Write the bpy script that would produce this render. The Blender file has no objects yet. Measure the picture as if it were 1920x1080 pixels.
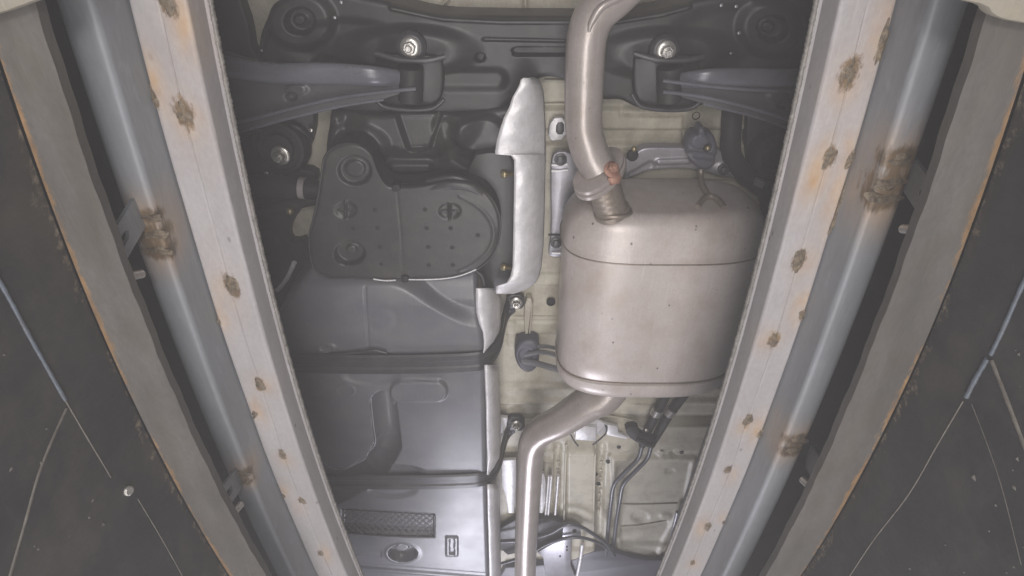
import bpy, bmesh, math, random
import numpy as np
from mathutils import Vector, Matrix

scene = bpy.context.scene
COL = scene.collection
R = math.radians
random.seed(7)
rng = np.random.default_rng(7)

# ------------------------------------------------------------------ camera
# a camera on the floor of an inspection pit, tilted 35 degrees from straight up
FPX = 1144.0
TILT = R(35)
S, C = math.sin(TILT), math.cos(TILT)
cd = bpy.data.cameras.new('camera')
cam = bpy.data.objects.new('camera', cd)
COL.objects.link(cam)
cd.sensor_width = 36.0
cd.lens = 36.0 * FPX / 1920.0
cd.clip_start = 0.01
cd.clip_end = 100
rot = Matrix(((1, 0, 0), (0, -C, -S), (0, S, -C)))
cam.matrix_world = rot.to_4x4()
scene.camera = cam

# ------------------------------------------------------------------ light
w = bpy.data.worlds.new('World')
scene.world = w
w.use_nodes = True
bg = w.node_tree.nodes['Background']
bg.inputs[0].default_value = (0.80, 0.80, 0.90, 1)
bg.inputs[1].default_value = 0.06


def area(name, loc, sx, sy, power, col, rx=0.0, ry=0.0):
    l = bpy.data.lights.new(name, 'AREA')
    l.shape = 'RECTANGLE'
    l.size, l.size_y = sx, sy
    l.energy = power
    l.color = col
    o = bpy.data.objects.new(name, l)
    o.location = loc
    o.rotation_euler = (math.pi + rx, ry, 0)
    COL.objects.link(o)
    return o


# a wide lamp panel lying on the pit floor, a small lamp beside the camera and a lamp further along the pit
area('pit_lamp', (0.0, 0.35, -0.58), 0.46, 2.7, 25, (1.0, 0.97, 0.96))
area('camera_lamp', (0.0, -0.16, -0.12), 0.12, 0.06, 2.3, (1.0, 0.96, 0.95), rx=R(-30))
area('pit_lamp', (-0.14, 2.85, 0.10), 0.55, 0.55, 20, (0.88, 0.88, 1.0), rx=R(30))

scene.view_settings.view_transform = 'Standard'
scene.view_settings.look = 'None'
scene.view_settings.exposure = 0.15
scene.view_settings.gamma = 1.0
scene.view_settings.use_curve_mapping = False

HAZE = 0.092

# ------------------------------------------------------------------ helpers


def ray(px, py):
    u = (px - 960) / FPX
    v = (py - 540) / FPX
    return u, S + v * C, C - v * S


def at(px, py, z):
    a, b, c = ray(px, py)
    t = z / c
    return Vector((a * t, b * t, z))


def atx(px, py, x):
    a, b, c = ray(px, py)
    t = x / a
    return Vector((x, b * t, c * t))


def lin(r, g, b):
    f = lambda v: ((v / 255 + 0.055) / 1.055) ** 2.4 if v > 10 else v / 255 / 12.92
    return (f(r), f(g), f(b), 1)


def mat(name, base, rough=0.5, metal=0.0, spec=0.5, var=0.12, scale=18, dirt=None, dirt_amt=0.0,
        dirt_scale=9, bump=0.0, bump_scale=120, specks=0.0, speck_scale=55, rust_attr=False, stretch=(1, 1, 1), rcols=((180, 158, 134), (162, 132, 102)), fine=0.22, ragged=False):
    m = bpy.data.materials.new(name)
    m.use_nodes = True
    nt = m.node_tree
    N, L = nt.nodes, nt.links
    b = N['Principled BSDF']
    b.inputs['Roughness'].default_value = rough
    b.inputs['Metallic'].default_value = metal
    b.inputs['Specular IOR Level'].default_value = spec
    tc = N.new('ShaderNodeTexCoord')
    mp = N.new('ShaderNodeMapping')
    mp.inputs['Scale'].default_value = stretch
    L.new(tc.outputs['Object'], mp.inputs[0])
    co = mp.outputs[0]

    def noise(sc, det=4, ro=0.6):
        n = N.new('ShaderNodeTexNoise')
        n.inputs['Scale'].default_value = sc
        n.inputs['Detail'].default_value = det
        n.inputs['Roughness'].default_value = ro
        L.new(co, n.inputs['Vector'])
        return n.outputs['Fac']

    def ramp(src, a, c2):
        r = N.new('ShaderNodeMapRange')
        r.inputs[1].default_value, r.inputs[2].default_value = a, c2
        L.new(src, r.inputs[0])
        return r.outputs[0]

    def mix(fac, c1, c2):
        x = N.new('ShaderNodeMix')
        x.data_type = 'RGBA'
        if isinstance(fac, float):
            x.inputs[0].default_value = fac
        else:
            L.new(fac, x.inputs[0])
        for k, cc in ((6, c1), (7, c2)):
            if isinstance(cc, tuple):
                x.inputs[k].default_value = cc
            else:
                L.new(cc, x.inputs[k])
        return x.outputs[2]

    def mul(a, k):
        x = N.new('ShaderNodeMath')
        x.operation = 'MULTIPLY'
        L.new(a, x.inputs[0])
        if isinstance(k, float):
            x.inputs[1].default_value = k
        else:
            L.new(k, x.inputs[1])
        return x.outputs[0]
    base = tuple(base[:3]) + (1,)
    hi = tuple(min(1, v * (1 + var)) for v in base[:3]) + (1,)
    lo = tuple(v * (1 - var) for v in base[:3]) + (1,)
    colr = mix(ramp(noise(scale), 0.3, 0.7), lo, hi)
    # fine grain and faint scratches
    g1 = ramp(noise(240, 4, 0.7), 0.35, 0.65)
    colr = mix(mul(g1, fine), colr, tuple(v * 0.55 for v in base[:3]) + (1,))
    sc_n = N.new('ShaderNodeTexNoise')
    sc_m = N.new('ShaderNodeMapping')
    sc_m.inputs['Scale'].default_value = (420, 14, 60)
    sc_m.inputs['Rotation'].default_value = (0, 0, 0.2)
    L.new(tc.outputs['Object'], sc_m.inputs[0])
    L.new(sc_m.outputs[0], sc_n.inputs['Vector'])
    sc_n.inputs['Scale'].default_value = 1.0
    sc_n.inputs['Detail'].default_value = 3
    colr = mix(mul(ramp(sc_n.outputs['Fac'], 0.60, 0.72), fine * 1.2), colr, tuple(min(1, v * 1.5) for v in base[:3]) + (1,))
    if dirt:
        d = ramp(noise(dirt_scale, 9, 0.72), 0.46, 0.70)
        colr = mix(mul(d, dirt_amt), colr, tuple(dirt[:3]) + (1,))
    if specks:
        vo = N.new('ShaderNodeTexVoronoi')
        vo.inputs['Scale'].default_value = speck_scale
        L.new(co, vo.inputs['Vector'])
        r = N.new('ShaderNodeMapRange')
        r.inputs[1].default_value, r.inputs[2].default_value = 0.05, 0.11
        r.inputs[3].default_value, r.inputs[4].default_value = 1, 0
        L.new(vo.outputs['Distance'], r.inputs[0])
        keep = ramp(noise(16, 3), 0.43, 0.55)
        colr = mix(mul(mul(r.outputs[0], keep), specks), colr, (0.06, 0.05, 0.045, 1))
    if rust_attr:
        for an, c1, c2, k in (('rust', lin(*rcols[0]), lin(*rcols[1]), 1.0), ('scorch', lin(128, 104, 74), lin(64, 55, 47), 1.0)):
            a = N.new('ShaderNodeAttribute')
            a.attribute_name = an
            rn = ramp(noise(60, 5), 0.3, 0.7)
            rc = mix(rn, c1, c2)
            if ragged or an == 'scorch':
                ad = N.new('ShaderNodeMath')
                ad.operation = 'MULTIPLY_ADD'
                L.new(a.outputs['Fac'], ad.inputs[0])
                ad.inputs[1].default_value = 0.95
                L.new(ramp(noise(110, 9, 0.75), 0.28, 0.72), ad.inputs[2])
                fac = mul(ramp(ad.outputs[0], 0.98, 1.32), 0.92)
            else:
                fac = mul(a.outputs['Fac'], ramp(noise(45, 6), 0.2, 0.7))
            colr = mix(fac, colr, rc)
    L.new(colr, b.inputs['Base Color'])
    rr = N.new('ShaderNodeMapRange')
    rr.inputs[3].default_value, rr.inputs[4].default_value = max(0.05, rough - 0.07), min(1, rough + 0.09)
    L.new(noise(scale * 2.3, 5), rr.inputs[0])
    L.new(rr.outputs[0], b.inputs['Roughness'])
    if bump:
        bp = N.new('ShaderNodeBump')
        bp.inputs['Strength'].default_value = bump
        bp.inputs['Distance'].default_value = 0.002
        L.new(noise(bump_scale, 5), bp.inputs['Height'])
        L.new(bp.outputs[0], b.inputs['Normal'])
    return m


M = {}
M["channel"] = mat("galvanised_channel", (0.365, 0.345, 0.348), 0.62, 0.0, 0.25, 0.07, 12, (0.28, 0.258, 0.25), 0.6, 26, 0.12, 160, 0.7, 42, True, (1, 0.5, 1))
M['tube'] = mat('galvanised_tube', (0.265, 0.275, 0.295), 0.5, 0.1, 0.5, 0.18, 14, (0.20, 0.19, 0.18), 0.5, 10, 0.1, 140, 0, 50, True, (1, 0.22, 1))
M['ledge'] = mat('stained_steel', (0.103, 0.096, 0.089), 0.65, 0.0, 0.3, 0.25, 14, (0.085, 0.072, 0.058), 0.7, 22, 0.25, 90, 0, 50, True, (1, 0.45, 1), ((142, 112, 78), (100, 80, 60)), 0.3, True)
M['wall'] = mat('black_painted_steel', (0.032, 0.032, 0.034), 0.5, 0.0, 0.4, 0.3, 14, (0.075, 0.062, 0.048), 0.6, 7, 0.35, 60, 0, 50, True, (1, 1, 1), ((138, 126, 110), (98, 86, 72)), 0.3, True)
M['bead'] = mat('seam_sealer', (0.11, 0.098, 0.085), 0.6, 0, 0.4, 0.3, 40, (0.08, 0.07, 0.06), 0.8, 50, 0.5, 90)
M['blue_bead'] = mat('blue_grey_seam', (0.085, 0.10, 0.125), 0.45, 0, 0.5, 0.3, 30, (0.05, 0.05, 0.055), 0.8, 30, 0.4, 90)
M['weld'] = mat('burnt_weld', (0.135, 0.105, 0.075), 0.5, 0.2, 0.5, 0.6, 130, (0.27, 0.21, 0.13), 0.8, 170, 0.9, 260)
M['pan'] = mat('cream_body_paint', (0.55, 0.51, 0.41), 0.42, 0, 0.5, 0.05, 6, (0.30, 0.26, 0.205), 0.75, 16, 0.05, 60)
M['black'] = mat('black_chassis_paint', (0.020, 0.0195, 0.020), 0.42, 0, 0.5, 0.25, 20, (0.045, 0.040, 0.037), 0.6, 14, 0.12, 120)
M['arm_sheen'] = mat('arm_sheen_paint', (0.135, 0.135, 0.155), 0.28, 0.1, 0.5, 0.2, 16, (0.06, 0.06, 0.07), 0.6, 24, 0.1, 120, 0, 50, False, (0.35, 1, 1))  # lamp sheen on the control arms, put into the colour
M['arm'] = mat('worn_arm_paint', (0.070, 0.069, 0.074), 0.36, 0, 0.5, 0.25, 16, (0.075, 0.072, 0.075), 0.7, 20, 0.15, 120, 0, 50, False, (0.35, 1, 1))
M['rubber'] = mat('black_rubber', (0.022, 0.021, 0.021), 0.6, 0, 0.4, 0.2, 20, (0.05, 0.045, 0.04), 0.5, 18, 0.2, 120)
M['plastic'] = mat('black_plastic', (0.034, 0.033, 0.034), 0.38, 0, 0.5, 0.18, 16, (0.062, 0.056, 0.053), 0.8, 13, 0.12, 200)
M['tank'] = mat('grey_tank_plastic', (0.135, 0.133, 0.152), 0.33, 0, 0.6, 0.14, 7, (0.16, 0.152, 0.15), 0.75, 14, 0.06, 90)
M['strap'] = mat('dark_strap_steel', (0.048, 0.046, 0.050), 0.36, 0.2, 0.5, 0.15, 16, (0.10, 0.095, 0.095), 0.6, 12, 0.05, 90)
M['muffler'] = mat('aluminised_steel', (0.56, 0.50, 0.47), 0.31, 0.12, 0.5, 0.10, 5, (0.42, 0.335, 0.285), 0.7, 13, 0.09, 150, 0.85, 40, False, (1, .8, 1))
M['pipe'] = mat('aged_pipe_steel', (0.44, 0.39, 0.365), 0.31, 0.3, 0.5, 0.09, 22, (0.34, 0.285, 0.24), 0.7, 16, 0.14, 120, 0.7, 60)
M['bellows'] = mat('heat_tinted_steel', (0.33, 0.28, 0.24), 0.42, 0.5, 0.5, 0.2, 40, (0.22, 0.17, 0.12), 0.8, 40, 0.4, 150)
M['shield'] = mat('aluminium_shield', (0.78, 0.76, 0.77), 0.42, 0.3, 0.5, 0.10, 30, (0.58, 0.56, 0.565), 0.7, 45, 0.5, 90)
M['silver'] = mat('silver_bracket', (0.36, 0.35, 0.38), 0.38, 0.5, 0.5, 0.1, 24, (0.26, 0.25, 0.26), 0.5, 22, 0.1, 120)
M['bolt'] = mat('zinc_bolt', (0.58, 0.56, 0.53), 0.3, 0.75, 0.5, 0.15, 60, (0.3, 0.27, 0.23), 0.6, 80, 0.2, 200)
M['brass'] = mat('yellow_zinc', (0.36, 0.30, 0.18), 0.35, 0.7, 0.5, 0.2, 90)
M['rustbolt'] = mat('rusty_bolt', (0.33, 0.16, 0.12), 0.55, 0.3, 0.5, 0.3, 90, (0.42, 0.29, 0.2), 0.8, 90, 0.4, 200)
M['line'] = mat('grey_coated_line', (0.10, 0.10, 0.115), 0.3, 0.2, 0.6, 0.1, 30)
M['hole'] = mat('dark_hole', (0.012, 0.012, 0.012), 0.7)
M['clamp'] = mat('pale_clamp', (0.50, 0.44, 0.44), 0.35, 0.4)
M['cover'] = mat('violet_grey_cover', (0.095, 0.09, 0.115), 0.42, 0, 0.5, 0.12, 9)
M['rib'] = mat('rolled_edge_steel', (0.20, 0.185, 0.17), 0.5, 0.3, 0.5, 0.35, 120, (0.11, 0.1, 0.09), 0.8, 150, 0.6, 260)


def tag(o, label=None, cat=None, group=None, kind=None):
    if label:
        o['label'] = label
    if cat:
        o['category'] = cat
    if group:
        o['group'] = group
    if kind:
        o['kind'] = kind
    return o


def empty(name, loc, label=None, cat=None, group=None):
    o = bpy.data.objects.new(name, None)
    o.empty_display_size = 0.05
    o.location = loc
    COL.objects.link(o)
    return tag(o, label, cat, group)


def mk(name, verts, faces, m, parent=None, ang=35, label=None, attrs=None):
    me = bpy.data.meshes.new(name)
    me.from_pydata([tuple(v) for v in verts], [], faces)
    bm = bmesh.new()
    bm.from_mesh(me)
    bmesh.ops.recalc_face_normals(bm, faces=bm.faces)
    bm.to_mesh(me)
    bm.free()
    for p in me.polygons:
        p.use_smooth = True
    me.set_sharp_from_angle(angle=R(ang))
    me.materials.append(M[m] if isinstance(m, str) else m)
    if attrs:
        for k, vals in attrs.items():
            a = me.attributes.new(k, 'FLOAT', 'POINT')
            a.data.foreach_set('value', np.asarray(vals, dtype=np.float32))
    o = bpy.data.objects.new(name, me)
    COL.objects.link(o)
    if parent is not None:
        o.parent = parent
        o.matrix_parent_inverse = PINV(parent)
    if label:
        o['label'] = label
    return o


def PINV(p):
    # top-level things are only translated; parts keep world coordinates
    return Matrix.Translation(-p.location) if p.parent is None else Matrix.Identity(4)


def cr(pts, n=8, closed=False):
    """Catmull-Rom through tuples of any length"""
    P = [np.array(p, float) for p in pts]
    out = []
    k = len(P)
    segs = k if closed else k - 1
    for i in range(segs):
        if closed:
            p0, p1, p2, p3 = P[(i - 1) % k], P[i], P[(i + 1) % k], P[(i + 2) % k]
        else:
            p0, p1, p2, p3 = P[max(i - 1, 0)], P[i], P[i + 1], P[min(i + 2, k - 1)]
        for j in range(n):
            t = j / n
            out.append(0.5 * ((2 * p1) + (-p0 + p2) * t + (2 * p0 - 5 * p1 + 4 * p2 - p3) * t * t + (-p0 + 3 * p1 - 3 * p2 + p3) * t ** 3))
    if not closed:
        out.append(P[-1])
    return out


def chaikin(pts, it=2, q=0.25):
    P = [np.array(p, float) for p in pts]
    for _ in range(it):
        o = []
        for i in range(len(P)):
            a, b = P[i], P[(i + 1) % len(P)]
            o += [a * (1 - q) + b * q, a * q + b * (1 - q)]
        P = o
    return P


def plate(name, px, z, th, m, parent=None, it=2, bev=0.002, zf=None, label=None, q=0.25, ang=35):
    """an outline given in photo pixels, laid on the plane z, solid upwards by th, lower edge rounded"""
    P = chaikin(px, it, q) if it else [np.array(p, float) for p in px]
    W = [at(p[0], p[1], z) for p in P]
    n = len(W)
    area2 = sum(W[i].x * W[(i + 1) % n].y - W[(i + 1) % n].x * W[i].y for i in range(n))
    if area2 < 0:
        W.reverse()
    rings = []

    def inset(d):
        o = []
        for i in range(n):
            a, b, c = W[i - 1], W[i], W[(i + 1) % n]
            t = (c - a)
            l = math.hypot(t.x, t.y) or 1
            o.append((b.x - t.y / l * d, b.y + t.x / l * d))
        return o
    for d, dz in ((bev, 0), (bev * 0.3, bev * 0.3), (0, bev), (0, th)):
        rings.append([Vector((x, y, z + dz + (zf(x, y) if zf else 0))) for x, y in inset(d)])
    V = [v for r in rings for v in r]
    F = [list(range(n))]
    for k in range(3):
        for i in range(n):
            j = (i + 1) % n
            F.append([k * n + i, k * n + j, (k + 1) * n + j, (k + 1) * n + i])
    F.append([3 * n + i for i in range(n)][::-1])
    return mk(name, V, F, m, parent, ang, label)


def sweep(name, pts, r, m, parent=None, segs=14, flat=1.0, label=None, closed=False, ang=50, up=None):
    """round bar through world points; r a number or list; flat squashes one way"""
    P = [Vector(p) for p in pts]
    n = len(P)
    rs = r if isinstance(r, (list, tuple, np.ndarray)) else [r] * n
    V, F = [], []
    nrm = Vector(up) if up else Vector((0, 0, 1))
    for i in range(n):
        a = P[(i - 1) % n] if closed else P[max(i - 1, 0)]
        b = P[(i + 1) % n] if closed else P[min(i + 1, n - 1)]
        t = (b - a)
        if t.length < 1e-9:
            t = Vector((0, 1, 0))
        t.normalize()
        nn = nrm - t * nrm.dot(t)
        if nn.length < 1e-3:
            nn = t.orthogonal()
        nn.normalize()
        if not up:
            nrm = nn
        bb = t.cross(nn)
        for k in range(segs):
            a2 = 2 * math.pi * k / segs
            V.append(P[i] + (bb * math.cos(a2) + nn * math.sin(a2) * flat) * rs[i])
    rng_ = n if closed else n - 1
    for i in range(rng_):
        i2 = (i + 1) % n
        for k in range(segs):
            k2 = (k + 1) % segs
            F.append([i * segs + k, i * segs + k2, i2 * segs + k2, i2 * segs + k])
    if not closed:
        F.append(list(range(segs)))
        F.append([(n - 1) * segs + k for k in range(segs)][::-1])
    return mk(name, V, F, m, parent, ang, label)


def rod(name, px, r, m, parent=None, n=8, segs=12, flat=1.0, label=None, closed=False):
    """px = [(px, py, z), ...]"""
    pp = cr(px, n, closed) if len(px) > 2 else [np.array(p, float) for p in px]
    if isinstance(r, (list, tuple)):
        r = [float(x[0]) for x in cr([(q,) for q in r], n, closed)] if len(px) > 2 else list(r)
    return sweep(name, [at(*p) for p in pp], r, m, parent, segs, flat, label, closed)


def ribbon(name, px, wid, th, m, parent=None, n=8, label=None):
    """flat band through (px, py, z) points, its width along the car (Y)"""
    pp = [at(*p) for p in cr(px, n)]
    V, F = [], []
    prof = [(-.5, 0), (-.42, -.5), (-.2, -.5), (-.12, -.1), (.12, -.1), (.2, -.5), (.42, -.5), (.5, 0), (.5, .5), (-.5, .5)]
    k = len(prof)
    for i, p in enumerate(pp):
        t = (pp[min(i + 1, len(pp) - 1)] - pp[max(i - 1, 0)])
        t.y = 0
        t.normalize()
        nrm = Vector((-t.z, 0, t.x))
        for a, b in prof:
            V.append(p + Vector((0, a * wid, 0)) + nrm * b * th)
    for i in range(len(pp) - 1):
        for j in range(k):
            j2 = (j + 1) % k
            F.append([i * k + j, i * k + j2, (i + 1) * k + j2, (i + 1) * k + j])
    F.append(list(range(k)))
    F.append([(len(pp) - 1) * k + j for j in range(k)][::-1])
    return mk(name, V, F, m, parent, 30, label)


def sstep(x):
    x = np.clip(x, 0, 1)
    return x * x * (3 - 2 * x)


def seg_dist(px, py, path):
    d = np.full(np.shape(px), 1e9)
    for (x0, y0), (x1, y1) in zip(path[:-1], path[1:]):
        dx, dy = x1 - x0, y1 - y0
        l2 = dx * dx + dy * dy + 1e-9
        t = np.clip(((px - x0) * dx + (py - y0) * dy) / l2, 0, 1)
        d = np.minimum(d, np.hypot(px - x0 - t * dx, py - y0 - t * dy))
    return d


def groove(px, py, path, hw, edge, depth):
    return depth * sstep((hw + edge - seg_dist(px, py, path)) / edge)


def disc(px, py, x, y, rx, ry, edge, depth):
    d = np.hypot((px - x) / rx, (py - y) / ry)
    return depth * sstep((1 + edge - d) / edge)


def ring(px, py, x, y, rx, ry, wdt, h):
    d = np.hypot((px - x) / rx, (py - y) / ry)
    return h * np.exp(-((d - 1) / wdt) ** 2)


def quad_panel(name, A, B, nu, nv, z, relief, m, parent=None, edge=0.012, skirt=0.05, label=None, dense=None, ang=60):
    """surface between two pixel curves A and B on plane z with relief(px,py)->dz up, rounded border and a skirt"""
    def resample(P, n):
        P = np.array(cr(P, 10))
        d = np.r_[0, np.cumsum(np.hypot(*np.diff(P, axis=0).T))]
        t = np.linspace(0, d[-1], n)
        return np.c_[np.interp(t, d, P[:, 0]), np.interp(t, d, P[:, 1])]
    a, b = resample(A, nu), resample(B, nu)
    s = np.linspace(0, 1, nv)[None, :, None]
    G = a[:, None, :] * (1 - s) + b[:, None, :] * s
    px, py = G[..., 0], G[..., 1]
    v = (py - 540) / FPX
    cz = C - v * S
    X = (px - 960) / FPX * z / cz
    Y = (S + v * C) * z / cz
    Z = z + relief(px, py)
    if edge:
        i = np.arange(nu)[:, None]
        j = np.arange(nv)[None, :]
        # world distance to the border, measured along the grid lines
        def cum(ax):
            D = np.hypot(np.diff(X, axis=ax), np.diff(Y, axis=ax))
            z0 = np.zeros_like(np.take(X, [0], axis=ax))
            c0 = np.concatenate([z0, np.cumsum(D, axis=ax)], axis=ax)
            tot = np.take(c0, [-1], axis=ax)
            return np.minimum(c0, tot - c0)
        d = np.minimum(cum(0), cum(1))
        k = np.clip(1 - d / edge, 0, 1)
        Z = Z + edge * 0.8 * (1 - np.sqrt(np.maximum(0, 1 - k ** 2)))
    V = np.stack([X, Y, Z], -1).reshape(-1, 3)
    idx = np.arange(nu * nv).reshape(nu, nv)
    F = np.stack([idx[:-1, :-1], idx[1:, :-1], idx[1:, 1:], idx[:-1, 1:]], -1).reshape(-1, 4).tolist()
    border = list(idx[:, 0]) + list(idx[-1, 1:]) + list(idx[-2::-1, -1]) + list(idx[0, -2:0:-1])
    V = V.tolist()
    n0 = len(V)
    for bi in border:
        V.append([V[bi][0], V[bi][1], max(V[bi][2], z) + skirt])
    nb = len(border)
    for i in range(nb):
        j = (i + 1) % nb
        F.append([border[i], border[j], n0 + j, n0 + i])
    return mk(name, V, F, m, parent, ang, label)


def fan_panel(name, px, cen, z, relief, m, parent=None, nring=46, n=10, edge=0.008, skirt=0.05, label=None, closed_cr=True, ang=60):
    O = np.array(cr(px, n, True)) if closed_cr else np.array(chaikin(px, 3))
    cen = np.array(cen, float)
    V, F = [], []
    N = len(O)
    V.append([*at(cen[0], cen[1], z)])
    V[0][2] += float(relief(np.array([cen[0]]), np.array([cen[1]]))[0])
    for k in range(1, nring + 1):
        t = k / nring
        Q = cen + (O - cen) * t
        dz = relief(Q[:, 0], Q[:, 1])
        for i in range(N):
            p = at(Q[i, 0], Q[i, 1], z)
            q = at(O[i, 0], O[i, 1], z)
            d = (p - q).length
            kk = max(0, 1 - d / edge) if edge else 0
            V.append([p.x, p.y, z + dz[i] + edge * (1 - math.sqrt(max(0, 1 - kk * kk)))])
    for i in range(N):
        F.append([0, 1 + i, 1 + (i + 1) % N])
    for k in range(nring - 1):
        for i in range(N):
            j = (i + 1) % N
            F.append([1 + k * N + i, 1 + k * N + j, 1 + (k + 1) * N + j, 1 + (k + 1) * N + i])
    b0 = 1 + (nring - 1) * N
    n0 = len(V)
    for i in range(N):
        q = V[b0 + i]
        V.append([q[0], q[1], q[2] + skirt])
    for i in range(N):
        j = (i + 1) % N
        F.append([b0 + i, b0 + j, n0 + j, n0 + i])
    return mk(name, V, F, m, parent, ang, label)


def frame_at(p, d):
    d = Vector(d).normalized()
    a = d.orthogonal().normalized()
    b = d.cross(a)
    return lambda r, ang, h: Vector(p) + d * h + (a * math.cos(ang) + b * math.sin(ang)) * r


def lathe(name, p, d, prof, m, parent=None, segs=24, label=None, hexes=(), ang=40):
    """prof = [(radius, height along d)]; indices in hexes get a hexagonal outline"""
    f = frame_at(p, d)
    V, F = [], []
    for k, (r, h) in enumerate(prof):
        for i in range(segs):
            a = 2 * math.pi * i / segs
            rr = r
            if k in hexes:
                q = (a % (math.pi / 3)) - math.pi / 6
                rr = r * math.cos(math.pi / 6) / math.cos(q)
            V.append(f(rr, a, h))
    for k in range(len(prof) - 1):
        for i in range(segs):
            j = (i + 1) % segs
            F.append([k * segs + i, k * segs + j, (k + 1) * segs + j, (k + 1) * segs + i])
    F.append(list(range(segs)))
    F.append([(len(prof) - 1) * segs + i for i in range(segs)][::-1])
    return mk(name, V, F, m, parent, ang, label)


def bolt(p, r, parent, m='bolt', d=(0, -0.1, -1), name='bolt', stud=True, label=None):
    prof = [(r, 0), (r, r * .18), (r * .92, r * .26), (r * .64, r * .34), (r * .64, r * .34), (r * .64, r * .95), (r * .56, r * 1.05)]
    hx = [4, 5, 6]
    if stud:
        prof += [(r * .34, r * 1.05), (r * .34, r * 1.45), (r * .26, r * 1.52)]
    return lathe(name, p, d, prof, m, parent, 24, label, hx, 30)


# ------------------------------------------------------------------ the pit: walls, ledges, slot rails


BOW = 0.8                         # the rails are very slightly sprung outwards


def edge_fit(pts, z, deg=2):
    W = np.array([at(a, b, z)[:2] for a, b in pts])
    q = np.poly1d(np.polyfit(W[:, 1], W[:, 0], deg))
    l = np.poly1d(np.polyfit(W[:, 1], W[:, 0], 1))
    a, b = W[:, 1].min(), W[:, 1].max()
    f = lambda y: BOW * q(y) + (1 - BOW) * l(y)

    def g(y):                       # straight on beyond the measured stretch
        y = np.asarray(y, float)
        yc = np.clip(y, a, b)
        return f(yc) + (f(yc + .01) - f(yc - .01)) / .02 * (y - yc)
    return g


Y0, Y1 = -0.12, 2.0
ZC, ZT, ZL = 0.60, 0.55, 0.45


def path_sweep(name, prof, fx, y0, y1, ny, m, parent, attrs_fn=None, label=None, jitter=None, ang=35, kind=None):
    """prof = closed list of (dx, z); the line x = fx(Y) guides it"""
    ys = np.linspace(y0, y1, ny)
    k = len(prof)
    V = []
    for y in ys:
        x0 = fx(y)
        for j, (dx, z) in enumerate(prof):
            V.append([x0 + dx, y, z])
    if jitter:
        jitter(V, k)
    F = []
    for i in range(ny - 1):
        for j in range(k):
            j2 = (j + 1) % k
            F.append([i * k + j, i * k + j2, (i + 1) * k + j2, (i + 1) * k + j])
    F.append(list(range(k)))
    F.append([(ny - 1) * k + j for j in range(k)][::-1])
    at_ = attrs_fn(np.array(V)) if attrs_fn else None
    return mk(name, V, F, m, parent, ang, label, at_)


def stain(V, spots, key):
    """spots: (x, y, z, rx, ry, strength)"""
    o = np.zeros(len(V))
    for x, y, z, rx, ry, s in spots:
        d2 = ((V[:, 0] - x) / rx) ** 2 + ((V[:, 1] - y) / ry) ** 2 + ((V[:, 2] - z) / max(rx, ry)) ** 2
        o = np.maximum(o, s * np.exp(-d2))
    return o


def lump(name, p, rx, ry, h, m, parent, seed, d=(0, 0, -1), rough=0.5, twist=0.0):
    """a molten, uneven bead of weld metal"""
    rg = np.random.default_rng(seed)
    nr, ns = 7, 20
    d = Vector(d).normalized()
    ax = Vector((0, 1, 0))
    ax = (ax - d * ax.dot(d)).normalized()
    bx = d.cross(ax)
    ph = rg.uniform(0, 6.28, 6)
    V = [Vector(p) + d * h]
    for k in range(1, nr + 1):
        t = k / nr
        for i in range(ns):
            a = 2 * math.pi * i / ns
            e = 1 + rough * 0.3 * (math.sin(2 * a + ph[0]) + 0.7 * math.sin(3 * a + ph[1]) + 0.5 * math.sin(5 * a + ph[2]))
            hh = h * (1 - t ** 2.2) * (1 + rough * math.sin(6 * t * math.cos(a) + ph[3]) * 0.9) + rg.normal(0, h * 0.12) - (h * .3 if k == nr else 0)
            V.append(Vector(p) + (ax * math.cos(a + twist) * ry + bx * math.sin(a + twist) * rx) * t * e + d * hh)
    F = [[0, 1 + i, 1 + (i + 1) % ns] for i in range(ns)]
    for k in range(nr - 1):
        for i in range(ns):
            j = (i + 1) % ns
            F.append([1 + k * ns + i, 1 + k * ns + j, 1 + (k + 1) * ns + j, 1 + (k + 1) * ns + i])
    return mk(name, V, F, m, parent, 45)


L_white = [(253, 0), (317, 300), (333, 360), (400, 575), (440, 698), (480, 809), (529, 920), (598, 1080)]
L_lip = [(398, 0), (462, 350), (500, 500), (524, 600), (602, 867), (669, 1078)]
L_ledge_in = [(82, 0), (152, 300), (173, 355), (285, 650), (307, 700), (402, 889), (480, 1048)]
L_ledge_out = [(0, 78), (62, 300), (83, 355), (199, 640), (222, 700), (290, 841), (430, 1072)]
R_white = [(1672, 0), (1614, 250), (1551, 468), (1492, 642), (1420, 827), (1312, 1080)]
R_lip = [(1532, 0), (1482, 248), (1443, 420), (1338, 780), (1237, 1080)]
R_ledge_in = [(1844, 0), (1787, 250), (1644, 642), (1522, 911), (1438, 1075)]
R_ledge_out = [(1920, 97), (1885, 250), (1800, 490), (1733, 650), (1700, 729), (1500, 1075)]

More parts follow.
